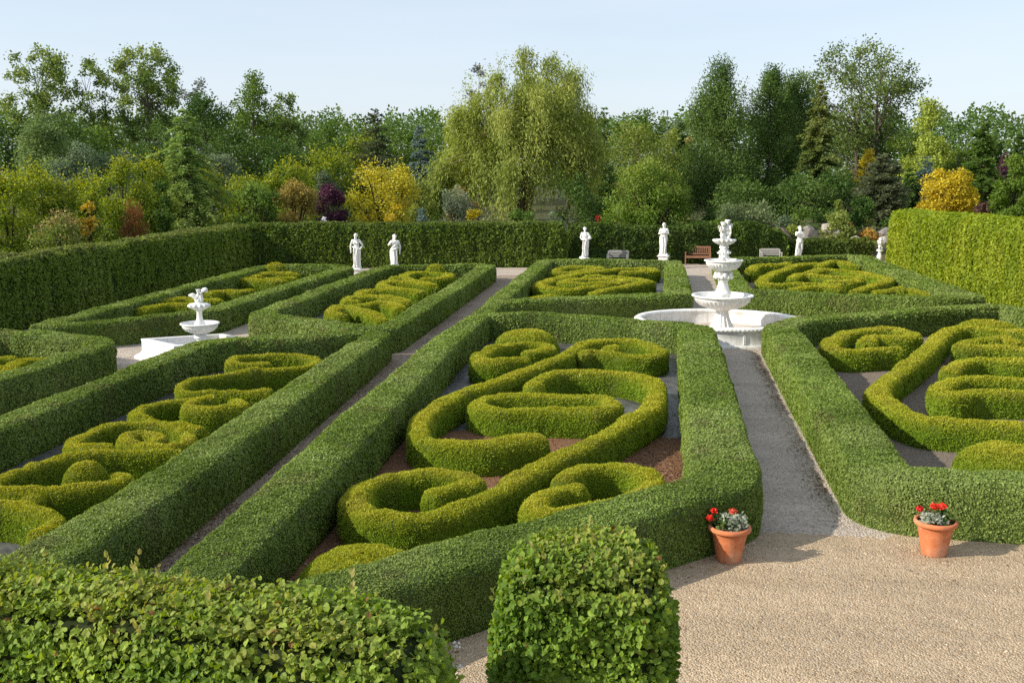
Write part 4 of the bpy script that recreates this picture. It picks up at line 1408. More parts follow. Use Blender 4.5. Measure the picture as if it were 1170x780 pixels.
g = Geo()
V, F = ring_wall([(0, 0), (0, .05), (-.03, .07), (-.05, .10), (-.05, .39), (-.03, .42), (.01, .45), (.02, .48), (.01, .52), (-.03, .545), (-.17, .55), (-.22, .53), (-.235, .49), (-.21, .45), (-.2, .40), (-.2, .10)])
g.add(V, F, (.5, .5, .5), True)
for k in range(12):         # joints between the cast segments
    a = (k + .5) / 12 * 2 * pi
    g.box((OX + (AX - .045) * cos(a), (AY - .045) * sin(a), .245), (.03, .07, .27), rz=math.atan2(AX * sin(a), AY * cos(a)) if False else a, bev=.006)
wall = g.build('pool_wall', STONE, root)
g = Geo()
n = 132
th = np.arange(n) * 2 * pi / n
for t in th:                 # egg pattern along the rim
    g.bm(ellipsoid((OX + (AX + .012) * cos(t), (AY + .012) * sin(t), .485), (.012, .045, .030), (0, 0, math.atan2(sin(t) / AY, cos(t) / AX))), smooth=True)
g.build('rim_pattern', STONE, wall)
g = Geo()
V, F = ring_wall([(-.18, .14), (-1.0, .135), (-2.1, .14)])
g.add(V, F, (.5, .5, .5), True)
g.build('pool_floor', solid_mat('stained_pool_floor', (.42, .35, .28), (.60, .54, .47), 3., 6., .6, .1, 20., .4), root)
g = Geo()
g.lathe([(.42, .14), (.42, .22), (.36, .24), (.345, .27)], n=64)
g.lathe([(.33, .27), (.325, .29, .05), (.25, .42, .07), (.19, .56, .08), (.165, .70, .06), (.17, .74), (.21, .76), (.21, .80), (.16, .82)], n=96, flute=14)
g.build('pedestal', STONE, root)


def bowl(name, R, z, depth, flutes, parent, amp=.035):
    g = Geo()
    pr_ = [(R * .2, z - depth), (R * .33, z - depth * .97), (R * .5, z - depth * .88, amp), (R * .7, z - depth * .70, amp * 1.3), (R * .84, z - depth * .46, amp), (R * .885, z - depth * .34, amp * .3),
           (R * .90, z - depth * .30), (R * .895, z - depth * .22), (R * .93, z - depth * .14), (R * .99, z - depth * .10), (R, z - depth * .04), (R * .985, z), (R * .93, z + .004), (R * .89, z - .02),
           (R * .8, z - depth * .30), (R * .4, z - depth * .5), (.05, z - depth * .52)]
    g.lathe(pr_, n=144, flute=flutes)
    return g.build(name, STONE, parent)


bowl('lower_bowl', .86, 1.20, .42, 36, root)
g = Geo()
g.lathe([(.21, .98), (.215, 1.20), (.24, 1.22), (.24, 1.26), (.20, 1.29), (.17, 1.36), (.135, 1.50), (.125, 1.58), (.15, 1.60), (.15, 1.63), (.12, 1.66), (.16, 1.74), (.175, 1.80), (.14, 1.86), (.11, 1.92), (.16, 1.95)], n=40)
for k in range(8):
    a = k * pi / 4 + .2
    g.bm(ellipsoid((.20 * cos(a), .20 * sin(a), 1.74), (.075, .06, .10), (.25, 0, a + pi / 2)), smooth=True)
    g.bm(ellipsoid((.23 * cos(a + .4), .23 * sin(a + .4), 1.70), (.045, .045, .06)), smooth=True)
g.build('stem', STONE, root)
bowl('upper_bowl', .54, 2.17, .32, 30, root)
trio = cherub(.01, -.055, 2.12, .76, .2, 1) + cherub(.065, .04, 2.12, .76, 2.2, 1) + cherub(-.065, .04, 2.12, .76, -2.0, 1) + [('l', [(0, 0, 2.0), (0, 0, 2.64)], [.08, .05])]
sculpt('supporting_figures', trio, .010, STONE, root)
g = Geo()
g.lathe([(.05, 2.56), (.10, 2.575, .05), (.20, 2.62, .10), (.275, 2.68, .12), (.305, 2.72, .10), (.29, 2.745, .08), (.26, 2.735, .06), (.12, 2.69), (.03, 2.68)], n=112, flute=14)
g.build('shell_bowl', STONE, root)
sculpt('cherubs', cherub(-.05, -.04, 2.70, .86, .5, 0) + cherub(.07, .02, 2.72, .92, -.5, 1) + [('e', (.01, 0, 2.72), (.14, .12, .07)), ('l', [(.12, -.02, 2.75), (.17, -.03, 2.95), (.12, -.02, 3.1)], [.022, .025, .02])], .009, STONE, root)

# ================================================================== small fountain on the left
root = empty('fountain', (-11.32, 23.47, 0))
tag(root, 'small white two tier fountain with a seated figure, in the square pool on the left', 'fountain')
cor = [(-1.52, -.08), (-.20, -1.0), (1.35, .12), (.12, 1.02)]


def inset(c, d):
    out = []
    for x, y in c:
        l_ = math.hypot(x, y)
        out.append((x * (1 - d / l_), y * (1 - d / l_)))
    return out


g = Geo()
rings = [(0, -.22), (.04, -.22), (.10, -.16), (.15, -.05), (.20, .0), (.44, .0), (.47, -.015), (.50, -.01), (.505, .02), (.505, .16), (.49, .18), (.10, .2)]
V = np.array([[*p, z] for z, d in rings for p in inset(cor, d)])
F = [[i * 4 + j, i * 4 + (j + 1) % 4, (i + 1) * 4 + (j + 1) % 4, (i + 1) * 4 + j] for i in range(len(rings) - 1) for j in range(4)]
g.add(V, F)
g.build('pool_wall', STONE, root)
g = Geo()
g.add([[*p, .12] for p in inset(cor, .17)], [[0, 1, 2, 3]])
g.build('pool_floor', solid_mat('grey_pool_floor', (.45, .45, .46), (.6, .6, .6), 4., 5., .6), root)
g = Geo()
g.lathe([(.22, .12), (.22, .18), (.16, .22), (.11, .30), (.09, .40), (.10, .50), (.15, .545), (.165, .56), (.13, .58), (.16, .64), (.12, .65)], n=72, flute=10)
g.build('pedestal', STONE, root)
bowl('lower_bowl', .475, .92, .27, 34, root, .02)
g = Geo()
g.lathe([(.14, .74), (.14, .89), (.125, .92), (.09, .97), (.07, 1.05), (.062, 1.18), (.08, 1.22), (.10, 1.24), (.06, 1.26)], n=36)
g.build('stem', STONE, root)
g = Geo()
g.lathe([(.05, 1.235), (.12, 1.25, .05), (.20, 1.29, .10), (.25, 1.33, .12), (.245, 1.37, .10), (.20, 1.40, .06), (.10, 1.41), (.04, 1.42)], n=112, flute=12)
g.build('shell_bowl', STONE, root)
fish = [('e', (-.05, 0, 1.50), (.06, .06, .10)), ('l', [(.0, 0, 1.42), (-.04, -.02, 1.54), (-.13, -.04, 1.60), (-.21, -.05, 1.60)], [.055, .07, .06, .03]),
        ('l', [(.0, 0, 1.42), (.07, 0, 1.50), (.06, 0, 1.62), (.12, .0, 1.70), (.19, 0, 1.74)], [.07, .06, .045, .04, .055]),
        ('e', (.10, 0, 1.72), (.03, .02, .08), (0, .6, 0)), ('e', (.20, 0, 1.70), (.05, .02, .03))]
sculpt('seated_figure', fish + cherub(.01, -.02, 1.41, .56, -.9, 0), .008, STONE, root)

# ================================================================== benches
def bench(x, y, w, label, mat, rz=0., seat_h=.43, back_h=.92, top_only=False, slats=11, horizontal=False):
    root = empty('garden_bench', (x, y, .004), rz)
    tag(root, label, 'bench', 'garden benches before the back hedge')
    g = Geo()
    for k in range(5):
        g.box((0, -.38 + k * .095, seat_h), (w - .1, .075, .025), bev=.004)
    g.box((0, -.40, seat_h - .045), (w - .14, .03, .06))
    g.box((0, .04, seat_h - .045), (w - .14, .03, .06))
    g.build('seat', mat, root)
    g = Geo()
    g.box((0, .10, back_h - .04), (w - .12, .035, .085), rx=-.12, bev=.006)
    g.box((0, .055, seat_h + .10), (w - .12, .03, .05), rx=-.12)
    if horizontal:
        for k in range(4):
            z = seat_h + .17 + k * .075
            g.box((0, .062 + k * .009, z), (w - .12, .02, .05), rx=-.12)
    else:
        for k in range(slats):
            xx = -w / 2 + .13 + k * (w - .26) / (slats - 1)
            g.box((xx, .078, (seat_h + .1 + back_h - .06) / 2 + .01), (.048, .016, back_h - seat_h - .19), rx=-.12)
    g.build('backrest', mat, root)
    for sx in (-1, 1):
        g = Geo()
        g.box((sx * (w / 2 - .03), -.40, .31), (.055, .055, .62), bev=.004)
        g.build('leg', mat, root)
        g = Geo()
        g.tube([(sx * (w / 2 - .03), .05, .0), (sx * (w / 2 - .03), .04, .42), (sx * (w / 2 - .03), .105, back_h)], .032, n=4, smooth=False)
        g.build('leg', mat, root)
        g = Geo()
        g.box((sx * (w / 2 - .03), -.19, .635), (.065, .5, .03), bev=.006)
        g.build('armrest', mat, root)


bench(1.52, 53.0, 1.30, 'reddish brown wooden bench with vertical slats at the end of the path', WOOD)
bench(-2.42, 51.0, 1.05, 'dark grey wooden bench half hidden between two statues', GREYWOOD, -.10, .40, .78, horizontal=True)
bench(5.15, 53.4, 1.05, 'pale grey bench under the boulders, left of the slender statue', PALEWOOD, .12, .40, .78, horizontal=True)

# ================================================================== boulders of the rock garden
RK = [(.20, .18, .155), (.22, .165, .135), (.17, .16, .15), (.27, .245, .215), (.33, .30, .26), (.13, .12, .11)]
BO = [(6.4, 60.2, 1.35, (.75, .6, .62), 1, 'reddish brown boulder under the spreading juniper'), (7.55, 59.5, 1.15, (.42, .4, .42), 3, 'small pale boulder behind the slender statue, on its left'),
      (8.0, 60.6, .85, (.62, .5, .55), 0, 'grey boulder lying low behind the slender statue'), (9.15, 61.4, 1.55, (.62, .5, .45), 4, 'light flat boulder high on the bank, above the slender statue'),
      (9.6, 60.4, .95, (.5, .45, .4), 2, 'dark grey boulder at the foot of the bank, right of the slender statue'), (12.15, 60.6, 1.35, (.78, .6, .62), 2, 'big grey boulder at the right of the rock garden'),
      (12.0, 59.6, .7, (.62, .5, .42), 3, 'pale low boulder in front of the big grey one'), (13.1, 60.6, 1.2, (.45, .4, .45), 1, 'brownish boulder leaning on the big grey one'),
      (10.4, 59.6, .55, (.4, .35, .3), 4, 'small pale stone between the bushes of the rock garden'), (5.5, 60.0, 1.25, (.5, .45, .4), 5, 'dark stone at the left end of the rock garden')]
for i, (x, y, z, s, c, lab) in enumerate(BO):
    g = Geo()
    bz = float(1.7 * np.exp(-((x - 9.5) / 6.0) ** 2) * np.clip((y - 57.0) / 6.0, 0, 1) ** .8)
    g.rock((0, 0, max(s[2] * .45, z - bz - .25)), tuple(.8 * q for q in s), RK[c], 300 + i, 4, .3)
    tag(g.build('boulder', ROCK, loc=(x, y, bz - .05)), lab, 'rock', 'boulders of the rock garden')
GAIN = 1.85
# ================================================================== trees and shrubs beyond the hedges
def unit_disc(n):
    a = rng.uniform(0, 2 * pi, n)
    return np.stack([np.cos(a), np.sin(a)], 1)


def put_leaves(g, P, Nn, cols, dist, px, lo, up=.1, asp=.6, seed=0, freq=.35, jit=.2, tips=None, tipw=None, shape='quad', nj=.7, stick=.35):
    n = len(P)
    s = px_size(np.full(n, dist), px, lo) * rng.uniform(.65, 1.4, n)
    dd = norm(Nn * stick + rand_unit(n) * .9 + np.array([[0, 0, up]]))
    ln = norm(Nn + rand_unit(n) * nj)
    c = pal(n, cols, P, freq, seed, jit)
    if tips is not None:
        t = np.clip(tipw, 0, 1)[:, None]
        c = c * (1 - t) + pal(n, tips, None, jit=jit) * t
    g.leaf(P, dd, ln, s, s * asp, c, shape)


def clumps(n, prof, w, zb, h, seed, skin=.55, jig=.10):
    """clump centres through a crown whose half width at height fraction t is prof(t)"""
    r = np.random.default_rng(seed)
    t = []
    while len(t) < n:
        q = r.random()
        if r.random() < .25 + .75 * prof(q):
            t.append(q)
    t = np.array(t)
    R = np.array([prof(q) for q in t]) * w * .5
    a = r.uniform(0, 2 * pi, n)
    rr = R * (skin + (1 - skin) * r.random(n) ** .6)
    k = r.random(n) < .22
    rr[k] = R[k] * r.random(k.sum()) * .6
    return np.stack([rr * np.cos(a), rr * np.sin(a), zb + t * (h - zb)], 1) + r.normal(size=(n, 3)) * jig * w * .25


def trunk_limbs(root, h, zb, rad_, tips, seed, bark=(.085, .07, .055), lean=0., forks=1, top=.92):
    r = random.Random(seed)
    g = Geo()
    stems = []
    for k in range(forks):
        a = r.uniform(0, 6.28)
        ox, oy = (0, 0) if forks == 1 else (rad_ * 2.0 * cos(a + k * 2.1), rad_ * 2.0 * sin(a + k * 2.1))
        m = 9
        pts = []
        for i in range(m):
            t = i / (m - 1)
            pts.append((ox * (1 + t * 3) + lean * t * h + r.uniform(-.02, .02) * h * t * .7, oy * (1 + t * 3) + r.uniform(-.02, .02) * h * t * .7, t * h * top))
        rr = [rad_ * (1.25 if i == 0 else 1) * (1 - .88 * (i / (m - 1)) ** .9) for i in range(m)]
        g.tube(pts, rr, bark, 7)
        stems.append(np.array(pts))
    for tp in tips:
        st = min(stems, key=lambda s_: np.min(np.linalg.norm(s_[:, :2] - tp[:2], axis=1)))
        z0 = max(zb * .6, tp[2] - (.35 + r.random() * .4) * np.hypot(tp[0], tp[1]) - .08 * h)
        i = int(np.clip(z0 / (h * top) * (len(st) - 1), 0, len(st) - 2))
        f = np.clip(z0 / (h * top) * (len(st) - 1) - i, 0, 1)
        p0 = st[i] * (1 - f) + st[i + 1] * f
        mid = p0 * .5 + tp * .5 + np.array([r.uniform(-.04, .04) * h, r.uniform(-.04, .04) * h, .02 * h])
        b = max(rad_ * .42 * (1 - .7 * z0 / h), .02)
        g.tube([p0, p0 * .6 + mid * .4, mid, tp], [b, b * .8, b * .55, b * .2], bark, 5)
    return g.build('trunk', BARK, root)


def deciduous(name, label, x, y, h, zb, w, cols, prof, ncl=40, cr=.15, per=120, px=2.25, lo=.05, seed=0, tips=None, up=.1, group=None, skin=.55, rad_=None, forks=1, lean=0., sparse=False, cat='tree',
              limbs=18, squash=.8, bark=(.085, .07, .055), asp=.62, nj=.7, shape='quad'):
    root = empty(name, (x, y, 0))
    tag(root, label, cat, group)
    C = clumps(ncl, prof, w, zb, h - cr * w * .55, seed, skin)
    rr = np.random.default_rng(seed + 1)
    R = cr * w * rr.uniform(.65, 1.35, ncl)
    g = Geo()
    d = math.hypot(x, y)
    ids = np.repeat(np.arange(ncl), (per * 1.5 * (R / (cr * w)) ** 2).astype(int))
    n = len(ids)
    D = rand_unit(n)
    u = rng.random(n) ** (.42 if not sparse else .8)
    P = C[ids] + D * (R[ids] * u)[:, None] * np.array([1, 1, squash])
    # ragged outline
    P += rng.normal(size=(n, 3)) * (R[ids] * .16)[:, None]
    k = P[:, 2] > .05
    P, D = P[k], D[k]
    tw = None
    if tips is not None:
        q = np.clip((P[:, 2] - zb) / max(h - zb, .1), 0, 1)
        tw = (D[:, 2] * .5 + .5) * rng.uniform(.1, 1.1, len(P)) * (.35 + .75 * q)
    put_leaves(g, P, norm(D + np.array([[0, 0, .25]])), cols, d, px, lo, up, asp, seed, .35, .2, tips, tw, shape, nj)
    g.build('crown', FOLT, root)
    order = rr.permutation(ncl)[:limbs]
    trunk_limbs(root, h, zb, rad_ or max(.045 * w, .012 * h), [C[i] for i in order], seed, bark, lean, forks, .80)
    return root


def conifer(name, label, x, y, h, zb, w, cols, seed=0, px=2.0, lo=.05, dens=1.0, droop=.15, power=.8, per_level=7, tips=None, ragged=.25, group=None, feather=.35, bark=(.07, .055, .04), lift=.0, trunk_r=None, spray=.16, column=False, step=.035):
    """whorls of boughs round a straight stem, each bough a spray of needles"""
    root = empty(name, (x, y, 0))
    tag(root, label, 'tree', group)
    r = np.random.default_rng(seed)
    d = math.hypot(x, y)
    g, tb = Geo(), Geo()
    lv = max(int((h - zb) / max(step * h, .2)), 9)
    Ps, Ds, ups = [], [], []
    for i in range(lv):
        t = i / (lv - 1)
        zc_ = zb + t * (h - zb) * .985
        R = w * .5 * (.95 - .42 * t) * min(1, (1 - t) / .30) ** .8 * (1 + .10 * sin(7 * t + seed)) if column else w * .5 * ((1 - t) ** power * .96 + .04) * (1 + .12 * sin(7 * t + seed))
        m = max(int(per_level * (.5 + .5 * (1 - t)) + r.integers(0, 2)), 3)
        a0 = r.uniform(0, 6.28)
        for k in range(m):
            a = a0 + 2 * pi * k / m + r.uniform(-.3, .3)
            z = min(max(zc_ + r.normal() * .9 * (h - zb) / lv, zb * .8), h * .985)
            L_ = R * (1 + ragged * r.normal()) if R > .3 else R
            L_ = max(L_, .05)
            rise = lift * L_ - droop * L_ * (1 - .4 * t)
            tip = np.array([cos(a) * L_, sin(a) * L_, z + rise])
            p0 = np.array([0, 0, z])
            cnt = max(int(dens * 115 * (L_ / (w * .5)) + 5), 5)
            u = r.random(cnt) ** .7
            ctr = p0 + (tip - p0) * u[:, None]
            ctr[:, 2] += .12 * L_ * np.sin(u * pi) * (1 if lift >= 0 else 0)
            side = np.array([-sin(a), cos(a), 0])
            wid = spray * (L_ * .9 + .1 * w) * (1.15 - .75 * u)
            off = side * (r.uniform(-1, 1, cnt) * wid)[:, None] + np.array([0, 0, 1.]) * (r.uniform(-.75, .35, cnt) * wid * feather)[:, None]
            Ps.append(ctr + off)
            Ds.append(norm(np.array([cos(a), sin(a), -droop * .6 + lift]) + side * (np.sign(r.uniform(-1, 1, cnt)) * .6)[:, None] + r.normal(size=(cnt, 3)) * .4))
            ups.append(u)
            if r.random() < .6 and L_ > .5:
                tb.tube([p0, p0 * .4 + tip * .6, tip], [.012 * L_ + .01, .008 * L_, .004], bark, 4)
    P, D, U = np.concatenate(Ps), np.concatenate(Ds), np.concatenate(ups)
    n = len(P)
    s = px_size(np.full(n, d), px, lo) * rng.uniform(.7, 1.5, n)
    out = norm(P - np.array([[0, 0, 0]]) * 1.0 - np.stack([0 * P[:, 0], 0 * P[:, 0], P[:, 2] - .25 * np.hypot(P[:, 0], P[:, 1])], 1))
    nn = norm(out + rand_unit(n) * .8 + np.array([[0, 0, .5]]))
    c = pal(n, cols, P, .5, seed, .2)
    if tips is not None:
        tw = (np.clip(U - .45, 0, 1) * 1.8 * rng.random(n)).clip(0, 1)[:, None]
        c = c * (1 - tw) + pal(n, tips) * tw
    g.leaf(P, D, nn, s * 1.5, s * .5, c, 'quad')
    g.build('crown', FOLT, root)
    tr_ = trunk_r or max(.014 * h, .05)
    tb.tube([(0, 0, 0), (0, 0, h * .3), (.02 * w, 0, h * .7), (0, 0, h * .98)], [tr_ * 1.2, tr_, tr_ * .5, tr_ * .1], bark, 7)
    tb.build('trunk', BARK, root)
    return root


def shrub(name, label, x, y, h, w, cols, seed=0, px=2.3, lo=.04, prof=None, ncl=26, cr=.2, per=110, tips=None, up=.25, zb=0.0, group=None, cat='shrub', asp=.6, squash=.85, spikes=0, depth=1.0, nj=.7, shape='quad', skin=.6):
    """foliage down to the ground: one mesh"""
    prof = prof or (lambda t: sqrt(max(1 - (t * 1.02 - .12) ** 2 * 1.05, 0)) if t < .97 else .2)
    C = clumps(ncl, prof, w * (1 - cr * .8), zb + cr * w * .2, h - cr * w * .5, seed, skin, .06)
    C[:, 1] *= depth
    rr = np.random.default_rng(seed + 1)
    R = cr * w * rr.uniform(.7, 1.25, ncl)
    d = math.hypot(x, y)
    g = Geo()
    ids = np.repeat(np.arange(ncl), (per * 1.5 * (R / (cr * w)) ** 2).astype(int))
    n = len(ids)
    D = rand_unit(n)
    P = C[ids] + D * (R[ids] * rng.random(n) ** .4)[:, None] * np.array([1, 1, squash])
    P += rng.normal(size=(n, 3)) * (R[ids] * .12)[:, None]
    if spikes:                      # upright leading shoots
        m = int(n * spikes)
        k = rng.choice(n, m)
        P = np.concatenate([P, P[k] * np.array([1, 1, 1]) + np.stack([rng.normal(0, .03, m) * w, rng.normal(0, .03, m) * w, rng.random(m) * .16 * h], 1)])
        D = np.concatenate([D, norm(D[k] * .4 + np.array([[0, 0, 1.]]))])
    k = P[:, 2] > .03
    P, D = P[k], D[k]
    tw = None
    if tips is not None:
        tw = (D[:, 2] * .55 + .45) * rng.uniform(.2, 1.15, len(P)) * (.1 + 1.05 * np.clip((P[:, 2] - zb) / h, 0, 1) ** 1.4)
    put_leaves(g, P, norm(D + np.array([[0, 0, .2]])), cols, d, px, lo, up, asp, seed, .6, .2, tips, tw, shape, nj)
    for q in C[::2]:
        g.tube([(0, 0, 0), (q[0] * .3, q[1] * .3, q[2] * .5), q], [.02 * w, .014 * w, .006 * w], (.06, .045, .03), 4)
    o = g.build(name, FOLT, loc=(x, y, 0))
    return tag(o, label, cat, group)


def willow(x, y, h, w, seed, label):
    root = empty('weeping_willow', (x, y, 0))
    tag(root, label, 'tree')
    r = np.random.default_rng(seed)
    d = math.hypot(x, y)
    g = Geo()
    cols = [(.085, .112, .021), (.125, .155, .031), (.168, .197, .044), (.215, .23, .064)]
    # leading limbs give the crown its uneven lobes; the curtains of twigs hang from them
    lobes = [(-.43, .50), (-.37, .60), (-.33, .73), (-.20, .80), (-.12, .90), (.00, .84), (.05, .985), (.17, .93), (.24, .96), (.33, .88), (.39, .72), (.43, .56),
             (-.27, .60), (-.08, .72), (.10, .74), (.26, .72), (-.16, .55), (.16, .58), (.33, .55), (-.40, .42), (.0, .6)]
    bl = []
    for lx, lz in lobes:
        dep = sqrt(max(.25 - lx * lx, .01))
        for k in range(4):
            ly = r.uniform(-1, 1) * dep * .9
            zz = lz * (1 - .35 * (ly / .5) ** 2)
            bl.append((lx * w + r.normal() * .03 * w, ly * w, zz * h + r.normal() * .015 * h, r.uniform(.04, .075) * w))
    bl = np.array(bl)
    m = 4600
    ids = r.integers(0, len(bl), m)
    S = bl[ids, :3] + r.normal(size=(m, 3)) * bl[ids, 3:4] * np.array([.6, .6, .42])
    ln = np.clip(r.gamma(2.4, .075, m) * h, .05 * h, .5 * h)
    ln = np.minimum(ln, S[:, 2] - .07 * h)
    px_s = 1.75 * d / 1024
    cnt = np.maximum((ln / (px_s * 1.05)).astype(int), 3)
    sid = np.repeat(np.arange(m), cnt)
    off = np.concatenate([np.arange(c) for c in cnt]) / np.repeat(cnt, cnt)
    P = S[sid].copy()
    out = norm(np.concatenate([S[:, :2], np.zeros((m, 1))], 1))[sid]
    P[:, 2] -= off * ln[sid]
    P += out * (np.sin(off * 1.6) * .045 * w)[:, None] + r.normal(size=P.shape) * .011 * w * np.array([1, 1, .6])
    n = len(P)
    s = px_s * r.uniform(.8, 1.6, n)
    D = norm(np.array([[0, 0, -1.]]) + r.normal(size=(n, 3)) * .5 + out * .25)
    N = norm(out * .8 + r.normal(size=(n, 3)) * .7 + np.array([[0, 0, .35]]))
    g.leaf(P, D, N, s * 1.7, s * .46, pal(n, cols, P, .45, seed, .14), 'quad')
    # upright young shoots breaking the top outline
    m = 70
    a = r.uniform(0, 2 * pi, m)
    t = r.random(m)
    B = np.stack([w * .42 * np.sqrt(t) * np.cos(a), w * .42 * np.sqrt(t) * np.sin(a), h * (.95 - .24 * t)], 1)
    for b in B:
        L_ = r.uniform(.05, .12) * h
        dr = norm(np.array([b[0] * .12 + r.normal() * .35, b[1] * .12 + r.normal() * .35, 1.0]))
        k = int(L_ / (px_s * .55))
        u = r.random(k)
        P = b + dr * (u * L_)[:, None] + r.normal(size=(k, 3)) * (.012 * w * (1.1 - u))[:, None]
        g.leaf(P, norm(r.normal(size=(k, 3)) + np.array([[0, 0, -.2]])), rand_unit(k), px_s * r.uniform(.8, 1.5, k), px_s * .6, pal(k, cols[1:], None, jit=.18), 'quad')
    g.build('crown', FOLT, root)
    tb = Geo()
    bark = (.20, .15, .085)
    for k, (tx, ty) in enumerate([(-.10, -.05), (.02, .02), (.12, -.02), (.05, .1), (-.04, -.1)]):
        tb.tube([(tx * w * .15, ty * w * .15, 0), (tx * w * .35, ty * w * .35, .12 * h), (tx * w, ty * w, .42 * h), (tx * 2.0 * w, ty * 1.8 * w, .82 * h)], [.026 * h, .021 * h, .014 * h, .004 * h], bark, 7)
    for b in bl[::2]:
        p0 = np.array([b[0] * .25, b[1] * .25, .45 * h])
        tb.tube([p0, p0 * .5 + b[:3] * .5 + np.array([0, 0, .04 * h]), b[:3]], [.008 * h, .006 * h, .002 * h], bark, 5)
    tb.build('trunk', BARK, root)


def egg(t):
    return sqrt(max(1 - (2 * t - .86) ** 2 / (1.32 if t < .43 else 1.32), 0))


def ball(t):
    return sqrt(max(1 - (2 * t - 1) ** 2, 0))


def cone(t):
    return (1 - t) ** .8 * .95 + .05


def colm(t):
    return min(1, (1.02 - t) * 2.2) ** .6 * (.75 + .25 * min(1, t * 4))


def fan(t):
    return (.35 + .65 * t / .7) if t < .7 else sqrt(max(1 - ((t - .7) / .33) ** 2, 0))


def dome(t):
    return sqrt(max(1 - (t * 1.0) ** 2 * .99, 0)) * (.86 + .14 * min(1, t * 5))


DKG = [(.015, .034, .008), (.026, .054, .011), (.040, .074, .016), (.06, .098, .024)]
MID = [(.028, .056, .010), (.045, .082, .015), (.07, .112, .022), (.10, .145, .03)]
OLV = [(.06, .085, .018), (.09, .12, .024), (.13, .16, .035), (.17, .19, .05)]
ASH = [(.055, .09, .02), (.08, .12, .028), (.11, .15, .038), (.15, .18, .055)]
GRY = [(.055, .08, .045), (.08, .11, .06), (.11, .14, .075)]
BLU = [(.06, .09, .075), (.09, .125, .105), (.13, .17, .145)]
GLD = [(.034, .066, .008), (.058, .096, .012), (.095, .14, .018)]
GLDT = [(.13, .16, .018), (.19, .205, .024), (.26, .25, .035)]
YLW = [(.20, .17, .02), (.28, .22, .025), (.34, .27, .035)]
ORG = [(.20, .155, .010), (.265, .21, .014), (.32, .27, .03)]
PRP = [(.025, .010, .018), (.05, .018, .032), (.075, .03, .045)]
RST = [(.07, .04, .014), (.12, .06, .022), (.16, .09, .035)]
PAL = [(.11, .15, .025), (.16, .20, .035), (.22, .26, .055), (.28, .31, .08)]
LAR = [(.026, .052, .012), (.042, .076, .017), (.062, .10, .024), (.088, .13, .034)]


def spire(t):
    return (.52 + .48 * (1 - t)) * min(1, (1 - t) / .24) ** .75



